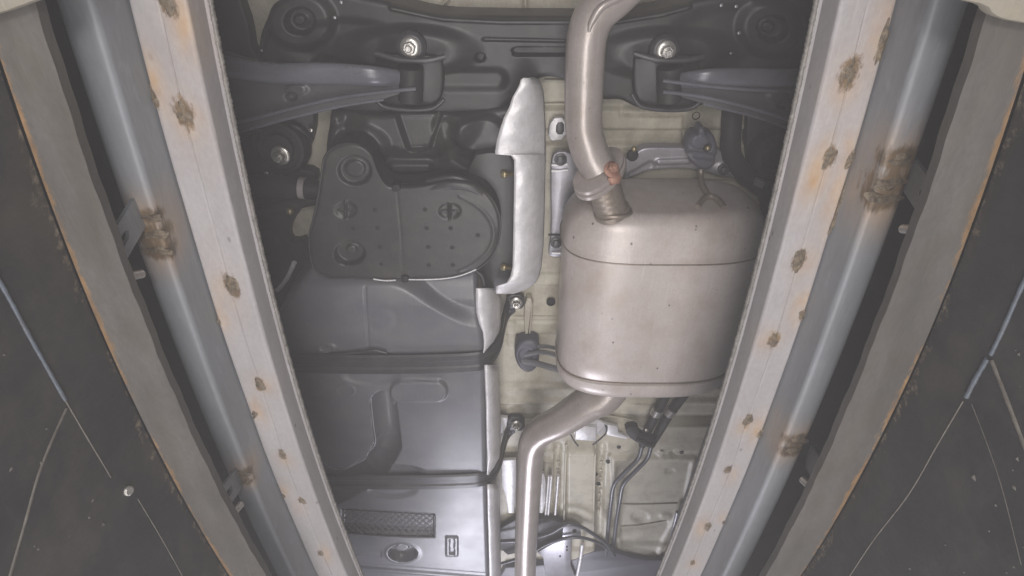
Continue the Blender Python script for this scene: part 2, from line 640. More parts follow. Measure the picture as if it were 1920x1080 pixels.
SIDE = {
    -1: dict(word='left', white=L_white, lip=L_lip, lin=L_ledge_in, lout=L_ledge_out,
             spots=[(345, 212, 1.25), (310, 2, 1.0), (435, 535, 1.2), (487, 722, .9), (530, 852, .8), (567, 940, .7), (601, 1038, .7)],
             edges=[(291, 185, .9, 1.3), (411, 603, .8, 1.0), (478, 778, .8, 1.1), (533, 930, .6, .8)],
             tubew=[(281, 408, 1.0), (288, 440, 1.3), (300, 470, 1.1), (455, 888, 1.0), (462, 903, .7)],
             brackets=[((258, 395), (212, 470), (238, 512)), ((447, 893), (416, 935), (437, 957))]),
    1: dict(word='right', white=R_white, lip=R_lip, lin=R_ledge_in, lout=R_ledge_out,
            spots=[(1592, 140, 1.2), (1555, 295, 1.0), (1498, 488, 1.1), (1451, 637, 1.0), (1403, 788, .9), (1365, 880, .7), (1327, 988, .8), (1298, 1055, .6)],
            edges=[(1652, 85, .8, 3.0), (1593, 300, .8, 1.6), (1572, 392, .9, 3.2), (1503, 590, .8, 1.4), (1424, 815, .8, 1.2), (1356, 980, .5, .8)],
            tubew=[(1690, 300, 1.2), (1668, 345, 1.4), (1655, 372, 1.5), (1500, 825, 1.2), (1488, 845, 1.1)],
            brackets=[((1712, 330), (1752, 385), (1723, 424)), ((1520, 855), (1545, 895), (1521, 910))]),
}

for sg, D in SIDE.items():
    fx = edge_fit(D['white'], ZC)
    flip = edge_fit(D['lip'], 0.647)
    ys = np.linspace(0.1, 1.1, 20)
    wid = abs(float(np.mean(flip(ys) - fx(ys))))
    rail = empty('slot_rail', (fx(0.5), 0.5, ZC),
                 'pale galvanised steel rail spotted with rusty welds along the %s side of the opening' % D['word'], 'steel rail',
                 'rails either side of the pit opening')
    inn = -sg                                           # direction of the opening
    # --- channel
    prof = [(0, ZC + .006), (0, ZC + .0008), (inn * .0012, ZC)]
    g = wid * 0.50
    for q in np.linspace(.12, .92, 8) * g:
        prof.append((inn * q, ZC))
    prof += [(inn * (g - .0012), ZC), (inn * g, ZC + .0010), (inn * (g + .0012), ZC)]
    fl = wid - .004
    for q in np.linspace(.1, 1, 8):
        prof.append((inn * (g + .0012 + (fl - g - .0012) * q), ZC))
    for a in np.linspace(15, 90, 6):
        prof.append((inn * (fl + .004 * math.sin(R(a))), ZC + .004 * (1 - math.cos(R(a)))))
    prof += [(inn * wid, ZC + .036), (inn * (wid + .0015), ZC + .0375), (inn * (wid + .0032), ZC + .040), (inn * (wid + .0032), ZC + .045), (inn * (wid + .001), ZC + .047),
             (inn * (wid - .004), ZC + .047), (inn * (wid - .004), ZC + .006)]
    spots = [(*at(a, b, ZC), k) for a, b, k in D['spots']]
    edges = [(*at(a, b, ZC), k, l) for a, b, k, l in D['edges']]

    def attr(V, spots=spots, edges=edges, inn=inn):
        ru = [(x + inn * (.010 * math.sin(i * 2.3)), y + .008 + .01 * math.sin(i * 1.7), z, (.015 + .007 * math.sin(i * 3.1)) * k, (.028 + .012 * math.sin(i * 1.3)) * k, .85 + .3 * math.sin(i * 2.1)) for i, (x, y, z, k) in enumerate(spots)]
        ru += [(x + inn * .004, y - .012, z, .016 * k, .034 * k * l ** .5, 1.0) for x, y, z, k, l in edges]
        sc = [(x, y, z, .0095 * k, .0165 * k, 1.2) for x, y, z, k in spots] + [(x, y, z, .004 * k, .010 * k * l, 1.2) for x, y, z, k, l in edges]
        return {'rust': stain(V, ru, 0), 'scorch': stain(V, sc, 0)}

    def wob(V, k):
        for v in V:
            v[2] += 0.0006 * math.sin(v[1] * 23) * (v[2] < ZC + .001)
    chan = path_sweep('channel', prof, fx, Y0, Y1, 520, 'channel', rail, attr, 'pale channel with a groove along it', wob)
    # rolled edge along the opening: a twisted, finely ridged strip
    yy = np.linspace(Y0, Y1, 900)
    P = [Vector((fx(y) + inn * (wid + .0036), y, ZC + .041)) for y in yy]
    sweep('rolled_edge', P, [0.0030 + 0.0005 * math.sin(y * 1100) + 0.0003 * math.sin(y * 310) for y in yy], 'rib', rail, 8, label='ridged rolled edge of the rail')
    for i, (x, y, z, k) in enumerate(spots):
        lump('weld_spot', (x, y, z), .0064 * k, .0122 * k, .0011, 'weld', chan, 100 + i + 50 * sg, rough=.75)
    for i, (x, y, z, k, l) in enumerate(edges):
        lump('weld_bead', (x - inn * .001, y, z + .0005), .0048 * k, .0095 * k * l, .0018, 'weld', chan, 300 + i + 50 * sg, d=(-inn * .2, 0, -1), rough=.9)
    # --- square tube behind the channel
    tw = .034
    rr = .010
    tp = [(-inn * .002, ZT + .085)]
    tp += [(-inn * .002, ZT + rr * .6 + q) for q in np.linspace(.06, .0, 6)]
    for a in np.linspace(0, 90, 7):
        tp.append((-inn * (.002 + rr * .6 * (1 - math.cos(R(a)))), ZT + rr * .6 * (1 - math.sin(R(a)))))
    for q in np.linspace(.010, tw - .010, 14):
        tp.append((-inn * (.002 + q), ZT))
    for a in np.linspace(15, 90, 6):
        tp.append((-inn * (.002 + tw - .010 + .010 * math.sin(R(a))), ZT + .010 * (1 - math.cos(R(a)))))
    tp += [(-inn * (.002 + tw), ZT + .085)]
    tws = [(*at(a, b, ZT), k) for a, b, k in D['tubew']]

    def tattr(V, tws=tws):
        return {'rust': stain(V, [(x, y, z, .034 * k, .026 * k, 1.15) for x, y, z, k in tws], 0),
                'scorch': stain(V, [(x, y, z, .024 * k, .013 * k, 1.2) for x, y, z, k in tws], 0)}
    tube = path_sweep('square_tube', tp, fx, Y0, Y1, 420, 'tube', rail, tattr, 'grey galvanised square tube')
    for i, (x, y, z, k) in enumerate(tws):
        lump('weld_bead', (x, y, z), .0110 * k, .0050 * k, .0014, 'weld', tube, 500 + i + 9 * sg, rough=.8, twist=.3 * sg)
    # --- added black sheet above the gap, so that it stays dark
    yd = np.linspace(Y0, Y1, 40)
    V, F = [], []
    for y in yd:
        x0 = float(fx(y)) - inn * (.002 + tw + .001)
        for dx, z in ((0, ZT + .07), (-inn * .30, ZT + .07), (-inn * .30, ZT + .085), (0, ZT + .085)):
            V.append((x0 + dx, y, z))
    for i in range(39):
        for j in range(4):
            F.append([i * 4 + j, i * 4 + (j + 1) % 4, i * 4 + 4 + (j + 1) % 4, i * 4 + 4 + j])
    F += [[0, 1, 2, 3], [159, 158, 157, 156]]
    tag(mk('gap_backing_' + D['word'], V, F, 'black'), kind='structure')
    # --- bracket tabs between the tube and the ledge below it
    for (a, b, c) in D['brackets']:
        p0, p1 = at(a[0], a[1], ZT + .004), at(b[0], b[1], ZL + .035)
        ax = (p1 - p0)
        ax.normalize()
        wv = Vector((0, 1, 0)) - ax * ax.y
        wv.normalize()
        nv = ax.cross(wv)
        if nv.z > 0:
            nv = -nv
        ln = (p1 - p0).length + .02
        hw = .016
        # a strip with a slotted hole: outer ring and inner slot joined
        outer = [(-.004, -hw), (ln - .008, -hw), (ln, -hw + .008), (ln, hw - .008), (ln - .008, hw), (-.004, hw)]
        m0 = ln * .62
        inner = []
        for q in np.linspace(0, 2 * math.pi, 24, endpoint=False):
            inner.append((m0 + .011 * math.cos(q) + (.006 if math.cos(q) > 0 else -.006), .0048 * math.sin(q)))
        oo = []
        # resample the outer outline to 24 points matched by angle
        for q in np.linspace(0, 2 * math.pi, 24, endpoint=False):
            dx, dy = math.cos(q), math.sin(q)
            best = 1e9
            for i in range(len(outer)):
                (x0, y0), (x1, y1) = outer[i], outer[(i + 1) % len(outer)]
                ex, ey = x1 - x0, y1 - y0
                den = dx * ey - dy * ex
                if abs(den) < 1e-12:
                    continue
                t = ((x0 - m0) * ey - y0 * ex) / den
                u = ((x0 - m0) * dy - y0 * dx) / den
                if t > 0 and -1e-6 <= u <= 1 + 1e-6:
                    best = min(best, t)
            oo.append((m0 + dx * best, dy * best))
        V, F = [], []
        for h in (0, -.004):
            for (q, s2) in oo + inner:
                V.append(p0 + ax * q + wv * s2 - nv * h * -1)
        n = 24
        for i in range(n):
            j = (i + 1) % n
            F += [[i, j, n + j, n + i], [2 * n + i, 2 * n + j, 3 * n + j, 3 * n + i], [i, j, 2 * n + j, 2 * n + i], [n + i, n + j, 3 * n + j, 3 * n + i]]
        br = mk('bracket_tab', V, F, 'tube', rail, 30, 'slotted steel tab welded to the tube')
        q = at(c[0], c[1], ZL + .03)
        lathe('bolt', q + Vector((-inn * .0, .004, .0)), (0, -.5, -1), [(.0045, -.02), (.0045, .002), (.0075, .002), (.0075, .008), (.006, .009), (.0038, .009), (.0038, .013)], 'bolt', br, 18, None, (2, 3, 4))
    # --- ledge plate lower down, its outer corner rusted
    fi, fo = edge_fit(D['lin'], ZL), edge_fit(D['lout'], ZL)
    ny = 360
    yl = np.linspace(Y0 - .2, Y1, ny)
    V, F, ru = [], [], []
    nx = 40
    for i, y in enumerate(yl):
        a, b = float(fo(y)), float(fi(y))
        wig = .0005 * math.sin(y * 60 + sg) + .0003 * math.sin(y * 171)
        for k in range(nx + 1):
            t = k / nx
            V.append((a + (b - a) * t + (wig if k == nx else 0), y, ZL + .0004 * math.sin(9 * t + y * 14)))
            ru.append(1.1 * math.exp(-(t * abs(b - a) / .0055) ** 2) * (0.65 + .35 * math.sin(y * 9 + 2 * sg) * math.sin(y * 23)) + .12 * math.exp(-(t * abs(b - a) / .02) ** 2))
        V.append((b + wig - inn * .002, y, ZL + .013))
        ru.append(.2)
        V.append((a, y, ZL + .013))
        ru.append(0)
    k = nx + 3
    for i in range(ny - 1):
        for j in range(k):
            j2 = (j + 1) % k
            F.append([i * k + j, i * k + j2, (i + 1) * k + j2, (i + 1) * k + j])
    F.append(list(range(k)))
    F.append([(ny - 1) * k + j for j in range(k)][::-1])
    o = mk('ledge_plate', V, F, 'ledge', None, 30, None, {'rust': ru, 'scorch': [0] * len(V)})
    tag(o, 'brown stained steel ledge with a rusted outer corner, %s of the opening' % D['word'], 'steel ledge', 'ledges along the pit walls')
    # --- pit wall below the ledge
    xs = [float(fo(y)) for y in yl]
    V, F, ru, sc = [], [], [], []
    rgw = np.random.default_rng(20 + sg)
    ph = rgw.uniform(0, 6.28, 8)
    zz = np.r_[np.linspace(ZL - .0005, ZL - .09, 26), np.linspace(ZL - .1, -1.0, 24)]
    zseam = 0.382
    for y, x in zip(yl, xs):
        for z in zz:
            dz = ZL - z
            drip = .011 + .004 * math.sin(y * 21 + ph[0]) + .003 * math.sin(y * 67 + ph[1]) + .0025 * math.sin(y * 140 + ph[2]) + rgw.normal(0, .0018)
            V.append((x + sg * .002 , y, z))
            ru.append(0.55 * float(sstep((drip - dz) / .012 + .3)))
            sc.append(0.0)
    k = len(zz)
    for i in range(ny - 1):
        for j in range(k - 1):
            F.append([i * k + j, i * k + j + 1, (i + 1) * k + j + 1, (i + 1) * k + j])
    wall = mk('wall_' + D['word'], V, F, 'wall', None, 30, None, {'rust': ru, 'scorch': sc})
    tag(wall, kind='structure')
    D['wallx'] = fo

    def wp(px, py, D=D, sg=sg):
        x = float(D['wallx'](0.6)) + sg * .002
        for _ in range(6):
            p = atx(px, py, x)
            x = float(D['wallx'](min(max(p.y, Y0), Y1))) + sg * .002
        return atx(px, py, x)
    D['wp'] = wp

# sealed joints on the walls
def bead(name, side, pts, r, m, label, n=14, wob=.12):
    wpf = SIDE[side]['wp']
    P = [wpf(*p) for p in cr(pts, n)]
    rs = [r * (1 + wob * (.5 * math.sin(i * 1.31) + .5 * math.sin(i * .53) + .4 * math.sin(i * 2.9))) for i in range(len(P))]
    return sweep(name, P, rs, m, WALL[side], 8, label=label)


WALL = {-1: bpy.data.objects['wall_left'], 1: bpy.data.objects['wall_right']}
bead('seam', -1, [(-40, 470), (0, 530), (60, 640), (122, 750)], .0019, 'blue_bead', 'blue grey seam along the wall')
bead('seam', -1, [(122, 750), (160, 815), (208, 895)], .0008, 'bead', 'thin pale seam along the wall')
bead('seam', -1, [(258, 935), (300, 1005), (345, 1085)], .0006, 'bead', 'hairline seam low on the wall')
bead('seam', -1, [(124, 766), (95, 830), (70, 895), (45, 985), (12, 1100)], .0013, 'bead', 'tan seam running down the wall')
bead('seam', 1, [(1960, 455), (1920, 530), (1880, 620), (1858, 665)], .0020, 'blue_bead', 'blue grey seam along the wall')
bead('seam', 1, [(1852, 672), (1830, 710), (1812, 745)], .0024, 'blue_bead', 'thick end of the blue grey seam')
bead('seam', 1, [(1806, 752), (1760, 830), (1705, 925), (1640, 1010), (1590, 1085)], .0008, 'bead', 'thin pale seam along the wall')
bead('seam', 1, [(1860, 676), (1885, 740), (1925, 845)], .0018, 'bead', 'tan seam running down the wall')
bead('seam', 1, [(1822, 758), (1850, 830), (1880, 920), (1915, 1060)], .0004, 'bead', 'faint crack in the wall paint')
lathe('screw', SIDE[-1]['wp'](237, 920) + Vector((.001, 0, 0)), (1, -.3, -.4), [(.0050, 0), (.0050, .003), (.0036, .0045), (.0018, .0047)], 'bolt', WALL[-1], 18, 'bright screw head in the wall')
# grit and dried splashes clinging to the lower walls
for sg in (-1, 1):
    V, F = [], []
    rg = np.random.default_rng(60 + sg)
    for _ in range(36):
        px = rg.uniform(0, 330) if sg < 0 else rg.uniform(1620, 1920)
        py = rg.uniform(520, 1080)
        p = SIDE[sg]['wp'](px, py)
        if p.z > .37 or p.z < 0:
            continue
        r = abs(rg.normal(.0005, .0007)) + .0003
        n0 = len(V)
        c = Vector((-sg * .0006, 0, 0))
        for k in range(6):
            a = k * math.pi / 3
            V.append(p + Vector((0, math.cos(a), math.sin(a) * rg.uniform(.6, 1.8))) * r)
        V.append(p + c + Vector((-sg * r * .5, 0, 0)))
        for k in range(6):
            F.append([n0 + k, n0 + (k + 1) % 6, n0 + 6])
    o = mk('grit', V, F, 'ledge', WALL[sg])
    o['kind'] = 'stuff'

# flat plates of the pit frame that close it at the near end
for sg, pts in ((-1, [(-60, -200), (150, -200), (104, -12), (52, 8), (0, 27), (-60, 40)]), (1, [(1760, -200), (1795, 0), (1852, 12), (1862, 30), (1895, 42), (1990, 52), (1990, -200)])):
    o = plate('end_plate', pts, ZL - .02, .012, mat('pale_end_plate', (.24, .22, .18), .6, 0, .4, .1, 14, (.25, .22, .17), .6, 20, .2, 90), None, 1, .003)
    tag(o, 'pale steel end plate in the upper %s corner above the ledge' % ('left' if sg < 0 else 'right'), 'steel plate', 'end plates of the pit frame')

# ------------------------------------------------------------------ the car
car = empty('car', (0, .7, 1.0), 'underside of a cream painted car with its fuel tank and exhaust above the opening', 'car')

# ---- floor panel
ZP = 1.18


def rel_pan(px, py):
    d = np.zeros_like(px)
    m = sstep((px - 900) / 20)
    for y, h, e in ((196, -.012, 10), (236, .010, 8), (262, -.012, 8), (330, .012, 8), (505, -.010, 8), (528, .010, 6), (592, -.012, 7), (618, .012, 7),
                    (716, -.010, 8), (738, -.008, 8), (748, .012, 6), (772, .010, 5), (786, -.018, 6), (838, .014, 8), (1012, -.010, 6)):
        d = d + m * h * sstep((py - y) / e)
    # middle channel and its flanking beads
    low = sstep((py - 818) / 14)
    d = d + low * (-.020) * sstep((px - 1058) / 6) * sstep((1118 - px) / 6)
    d = d + low * .012 * (groove(px, py, [(1046, 810), (1040, 1100)], 4, 4, 1) + groove(px, py, [(1128, 810), (1122, 1100)], 4, 4, 1))
    d = d + low * groove(px, py, [(1012, 840), (1035, 840), (1035, 862), (1012, 862), (1012, 840)], 0, 5, -.006)
    # shallow bay on the right
    bay = [(1150, 858), (1300, 858), (1285, 940), (1230, 1035), (1160, 1020), (1150, 858)]
    d = d + groove(px, py, bay, 1, 6, -.007)
    d = d + groove(px, py, [(1165, 990), (1220, 985), (1250, 978)], 1, 4, .006)
    d = d + disc(px, py, 1200, 968, 14, 8, .4, .006) + disc(px, py, 1247, 966, 9, 5, .4, -.005) + disc(px, py, 1256, 882, 7, 4, .5, .004)
    d = d + disc(px, py, 1238, 845, 6, 7, .5, -.006) + disc(px, py, 1262, 845, 6, 7, .5, .006)
    # upper right bay
    d = d + groove(px, py, [(1163, 200), (1163, 214), (1280, 214), (1280, 300)], 0, 4, .005)
    d = d + groove(px, py, [(960, 640), (955, 580), (975, 540)], 6, 6, -.004)
    # stepped ribs at the upper rear
    d = d + groove(px, py, [(838, -20), (838, 0), (815, 22)], 2, 4, -.012) + groove(px, py, [(985, -20), (985, 24)], 2, 4, -.008)
    return d


pan = quad_panel('floor_panel', [(180, -250), (900, -250), (1740, -250)], [(180, 1190), (900, 1190), (1740, 1190)], 500, 500, ZP, rel_pan, 'pan', car, 0, .02, 'cream painted floor panel with pressed ribs')
for (a, b, r) in ((1305, 217, .0065), (1033, 567, .0085), (1091, 860, .006), (1122, 908, .005), (1118, 890, .004)):
    lathe('drain_hole', at(a, b, ZP - .012), (0, 0, -1), [(r * 1.25, -.004), (r * 1.25, .0004), (r, .001), (r * .9, -.002)], 'hole', pan, 20)

for pts, r in (([(938, 772), (980, 772), (1056, 771)], .003), ([(938, 786), (970, 786), (1012, 785)], .003), ([(945, 595), (975, 594), (1042, 594)], .0026), ([(948, 617), (965, 616), (982, 616)], .003), ([(948, 622), (965, 621), (982, 621)], .002),
               ([(1108, 776), (1150, 781), (1206, 790)], .003), ([(1020, 151), (1040, 151), (1058, 152)], .003), ([(1020, 196), (1040, 195), (1058, 195)], .003), ([(1018, 528), (1030, 527), (1045, 527)], .003), ([(1228, 822), (1260, 826), (1296, 836)], .0026),
               ([(1160, 988), (1205, 984), (1250, 976)], .0022), ([(1150, 1020), (1190, 1030), (1240, 1030)], .0022), ([(1222, 858), (1262, 860), (1300, 858)], .0024), ([(1144, 945), (1200, 946), (1270, 944)], .002), ([(948, 1014), (955, 990), (958, 950)], .002)):
    rod('pressed_rib', [(a, b, ZP - .004) for a, b in pts], r, 'pan', pan, 6, 8)

for x0, x1 in ((1062, 1057), (1117, 1112)):
    rod('channel_edge', [(x0, 832, ZP - .020), ((x0 + x1) / 2, 900, ZP - .020), (x1, 1005, ZP - .020)], .0036, 'pan', pan, 6, 8)
for i in range(7):
    for x in (1047, 1128):
        lathe('spot_weld', at(x - i * .9, 866 + i * 15, ZP - .002), (0, 0, -1), [(.0045, -.004), (.0045, .001), (.003, .0018)], 'pan', pan, 10)
for pts in ([(1012, 836), (1040, 836), (1040, 856), (1012, 856)], [(1150, 826), (1190, 832), (1186, 850), (1148, 846)], [(1232, 836), (1250, 838), (1250, 852), (1232, 850)], [(1262, 838), (1282, 842), (1280, 856), (1262, 852)]):
    plate('pressed_pad', pts, ZP - .012, .012, 'pan', pan, 1, .003)
for a, b in ((1066, 842), (1108, 842), (1140, 866), (1240, 846), (1278, 848), (1160, 838)):
    lathe('grommet', at(a, b, ZP - .016), (0, 0, -1), [(.006, -.004), (.006, .002), (.004, .003), (.003, .001)], 'strap', pan, 14)

# ---- members on the left and right: dark suspension and body steel above the wheels
dl = plate('suspension_arm', [(380, -90), (436, -90), (450, 0), (466, 45), (474, 100), (520, 150), (586, 190), (590, 215), (588, 255), (574, 292), (548, 316), (592, 322), (594, 345), (575, 372),
                             (580, 380), (560, 398), (544, 425), (540, 446), (548, 458), (575, 450), (600, 560), (560, 640), (440, 640)], 1.15, .05, 'black', car, 1, .006, label='black suspension arm and body steel beside the tank')
# round bush with a flange bolt
lathe('bush', at(525, 276, 1.135), (0, -.1, -1), [(.056, -.02), (.056, .0), (.050, .012), (.044, .013), (.042, .004), (.030, .004), (.028, .014), (.018, .016)], 'rubber', dl, 36, 'round rubber bush')
bolt(at(527, 291, 1.113), .0185, dl)
lathe('bush', at(500, 452, 1.15), (0, -.1, -1), [(.03, -.02), (.03, .004), (.022, .010), (.012, .010)], 'rubber', dl, 28)
rod('arm_edge', [(430, 250, 1.14), (470, 252, 1.14), (520, 232, 1.14), (560, 240, 1.14), (585, 262, 1.15)], .006, 'black', dl)
rod('arm_edge', [(470, 340, 1.14), (474, 420, 1.12), (480, 520, 1.12), (500, 600, 1.14)], .012, 'black', dl, 8, 12, .6)
h1 = rod('filler_hose', [(440, 352, 1.12), (500, 347, 1.10), (540, 352, 1.09), (590, 356, 1.09), (625, 360, 1.1)], [.022, .022, .020, .019, .019], 'rubber', car, label='black rubber filler hose')
rod('hose_clamp', [(562, 352, 1.09), (573, 353, 1.09)], .0212, 'clamp', h1, segs=28, label='pale hose clamp')
h2 = rod('breather_hose', [(470, 400, 1.12), (520, 390, 1.1), (560, 380, 1.1), (600, 372, 1.1)], .012, 'rubber', car, label='thin black breather hose')
lathe('clip', at(544, 395, 1.085), (.3, -.4, -1), [(.008, 0), (.009, .004), (.006, .012), (.003, .014)], 'brass', h2, 8, 'small yellow hose clip')
rod('brake_pipe', [(520, 545, 1.08), (538, 522, 1.07), (552, 492, 1.06)], .005, 'shield', car, label='short grey pipe beside the tank')
for (a, b) in ((583, 244, ), (500, 325), (528, 324)):
    lathe('clip', at(a, b, 1.14), (0, -.3, -1), [(.004, 0), (.004, .003), (.002, .004)], 'bolt', dl, 12)

dr = plate('suspension_arm', [(1402, 195), (1398, 295), (1412, 335), (1432, 380), (1438, 470), (1425, 620), (1400, 740), (1340, 800), (1310, 900), (1285, 1000), (1262, 1130), (1600, 1130), (1640, -90), (1500, -90), (1490, 40), (1420, 120)],
           1.15, .05, 'black', car, 1, .006, label='black suspension and sill steel behind the right rail')
lathe('bush', at(1455, 290, 1.13), (0, -.1, -1), [(.050, -.02), (.050, .0), (.044, .010), (.032, .011), (.028, .002), (.020, .004), (.014, .012)], 'rubber', dl, 32, 'round rubber bush on the right')
rod('hose', [(1374, 190, 1.14), (1371, 240, 1.12), (1372, 290, 1.12), (1395, 325, 1.13), (1425, 350, 1.16)], .019, 'rubber', car, label='black rubber hose beside the exhaust hanger')
rod('sill_edge', [(1345, 775, 1.14), (1318, 850, 1.14), (1290, 930, 1.14), (1262, 1010, 1.14), (1235, 1090, 1.14)], .010, 'cover', dr, label='grey sill edge beside the right rail')
rod('sill_edge', [(1270, 960, 1.15), (1258, 1010, 1.15), (1245, 1060, 1.15)], .006, 'silver', dr)

# ---- crossmember
ZX = 1.08


def rel_x(px, py):
    d = np.zeros_like(px)
    d = d + groove(px, py, [(908, 74), (1060, 77)], 1, 4, .004) + groove(px, py, [(968, 97), (1065, 97)], 5, 5, .014)
    d = d + disc(px, py, 900, 108, 7, 7, .5, .012)
    for x, y in ((565, 38), (1447, 52)):
        d = d + disc(px, py, x, y, 48, 42, .5, -.012) + disc(px, py, x, y, 22, 20, .4, .02) + disc(px, py, x - 4, y, 9, 8, .5, -.008)
    for x, y in ((765, 95), (1250, 100)):
        d = d + disc(px, py, x, y, 80, 30, .9, -.016)
    # folded lip along the rear edge, softly scalloped
    d = d + groove(px, py, [(735, 14), (830, 34), (940, 40), (1060, 40), (1150, 40), (1240, 26), (1290, 12)], 2, 5, -.007)
    d = d + disc(px, py, 640, 80, 70, 30, .8, .006) + disc(px, py, 1370, 70, 70, 40, .8, .006)
    d = d + groove(px, py, [(600, 130), (800, 150), (930, 150)], 8, 20, .008)
    d = d + groove(px, py, [(505, 50), (490, 95)], 3, 5, -.010)
    return d


cross = quad_panel('crossmember', [(482, 108), (487, 66), (500, 34), (518, 4), (580, -22), (690, -4), (745, 8), (830, 26), (940, 30), (1060, 31), (1150, 31), (1230, 19), (1285, 6), (1340, -6), (1440, -12), (1530, -12)],
                   [(500, 130), (540, 150), (590, 195), (640, 210), (700, 250), (760, 260), (830, 260), (900, 240), (960, 190), (1010, 150), (1060, 152), (1120, 186), (1165, 190), (1210, 206), (1320, 200), (1520, 130)],
                   420, 120, ZX, rel_x, 'black', car, .012, .06, 'black pressed steel crossmember')
for (a, b) in ((770, 88), (1247, 95)):
    p = at(a, b, ZX - .032)
    lathe('washer', p, (0, -.12, -1), [(.025, -.02), (.025, -.002), (.022, .001), (.019, .003), (.017, .0035)], 'strap', cross, 32, 'large conical washer')
    bolt(p + Vector((0, -.0006, -.004)), .0165, cross, label='bright hexagon bolt')
# bush housings under the crossmember
for (x0, sgn) in ((770, -1), (1255, 1)):
    pts = [(x0 - 68, 112), (x0 - 60, 100), (x0 + 52, 103), (x0 + 62, 118), (x0 + 60, 182), (x0 + 48, 200), (x0 + 5, 205), (x0 - 45, 203), (x0 - 66, 188)]
    hs = plate('bush_housing', pts, 1.055, .05, 'black', cross, 2, .006, label='black bracket around the arm bush')
    rod('bracket_lip', [(x0 - 70, 176, 1.05), (x0 - 52, 199, 1.048), (x0 - 5, 206, 1.047), (x0 + 40, 203, 1.048), (x0 + 62, 186, 1.05)], .0042, 'strap', cross)
    rod('bracket_lip', [(x0 - 66, 100, 1.04), (x0 - 20, 112, 1.035), (x0 + 30, 113, 1.035), (x0 + 64, 106, 1.04)], .0050, 'strap', cross)
    rod('bush_sleeve', [(x0, 126, 1.03), (x0, 150, 1.03), (x0, 188, 1.03)], .021, 'rubber', cross, segs=24)
for (a, b, r) in ((628, 33, .004), (1385, 62, .004), (1352, 10, .004), (1380, 12, .004), (640, 4, .004), (757, 107, .0026), (1262, 113, .0026), (491, 95, .003), (1370, 100, .003)):
    lathe('clip', at(a, b, ZX - .026 if b > 60 else ZX - .012), (.1, -.25, -1), [(r * .7, 0), (r * .7, r * .5), (r * .4, r * .7), (r * .2, r * .7)], 'silver', cross, 8)

# ---- control arms


def arm(sgn, spine, label):
    """pressed arm: rounded upper spine, web below it with a folded double flange"""
    top, mid, low, low2 = spine
    def rl(px, py):
        d = np.zeros_like(px)
        d = d + disc(px, py, 546 if sgn < 0 else 1467, 181 if sgn < 0 else 197, 8, 7, .5, .012)
        d = d + disc(px, py, 556 if sgn < 0 else 1459, 168 if sgn < 0 else 180, 14, 8, .8, -.004)
        return d
    web = quad_panel('control_arm', mid, low, 120, 40, 1.02, rl, 'arm', car, .006, .05, label)
    zt = 1.005
    n = 8
    P = [at(a, b, zt + (.03 * float(sstep((a - 690) / 90)) if sgn < 0 else .03 * float(sstep((1330 - a) / 90)))) for a, b, r in cr(top, n)]
    rs = [r for a, b, r in cr(top, n)]
    sweep('arm_spine', P, rs, 'arm_sheen', web, 20, .55, 'upper edge of the arm with a painted blue grey sheen', up=(0, -.3, 1))
    rod('arm_flange', [(a, b, 1.008) for a, b in low], .0032, 'arm_sheen', web)
    rod('arm_flange', [(a, b, 1.02) for a, b in low2], .0030, 'arm_sheen', web)
    quad_panel('arm_fold', low, low2, 80, 8, 1.018, lambda a, b: np.zeros_like(a), 'arm', web, .002, .03)
    return web


arm(-1, ([(400, 118, .017), (450, 130, .018), (520, 138, .018), (600, 138, .019), (690, 142, .018), (775, 152, .016)],
         [(400, 110), (460, 128), (560, 138), (660, 140), (778, 140)],
         [(400, 236), (460, 226), (540, 205), (620, 186), (700, 174), (780, 166)],
         [(400, 262), (460, 244), (540, 222), (620, 203), (680, 192), (720, 186)]), 'black control arm on the left with a painted sheen on its spine')
arm(1, ([(1250, 154, .015), (1330, 147, .017), (1400, 147, .018), (1460, 149, .018), (1540, 148, .018)],
        [(1243, 150), (1300, 150), (1400, 150), (1540, 148)],
        [(1243, 172), (1310, 180), (1380, 195), (1440, 212), (1540, 244)],
        [(1318, 194), (1350, 202), (1400, 214), (1450, 229), (1540, 262)]), 'black control arm on the right with a painted sheen on its spine')
rod('arm_crease', [(1243, 151, 1.0), (1300, 158, .998), (1380, 166, .998), (1450, 170, .998), (1540, 172, .998)], .0030, 'arm_sheen', [o for o in car.children if o.name.startswith('control_arm')][1])

# ---- vapour canister: upper body and ribbed cover
ZB = 1.07


def rel_b(px, py):
    d = np.zeros_like(px)
    d = d + disc(px, py, 778, 225, 80, 45, .7, -.016)
    d = d + .016 * sstep((px - (742 + (py - 215) * .34)) / 9) * sstep(((832 - (py - 215) * .34) - px) / 9) * sstep((py - 208) / 9) * sstep((282 - py) / 7)
    d = d + groove(px, py, [(740, 312), (800, 312)], 4, 12, -.010)
    d = d + disc(px, py, 668, 270, 48, 34, .5, -.012)
    d = d + groove(px, py, [(835, 235), (850, 300), (900, 330)], 5, 25, .016)
    d = d + groove(px, py, [(628, 225), (625, 300)], 4, 20, -.01)
    d = d + disc(px, py, 900, 250, 40, 26, .6, -.012)
    return d


canb = quad_panel('vapour_canister', [(620, 205), (700, 212), (760, 210), (860, 212), (962, 200)], [(606, 352), (660, 370), (740, 380), (860, 380), (968, 372)], 200, 110, ZB, rel_b, 'plastic', car, .016, .06, 'black plastic vapour canister above the tank')
cov_px = [(604, 318), (596, 370), (588, 410), (580, 442), (582, 480), (592, 508), (614, 520), (660, 521), (718, 524), (780, 523), (835, 522), (888, 508), (922, 480), (937, 440), (935, 400), (916, 366), (884, 348), (842, 340),
          (790, 349), (745, 352), (722, 344), (705, 315), (692, 285), (664, 270), (630, 274), (610, 292)]


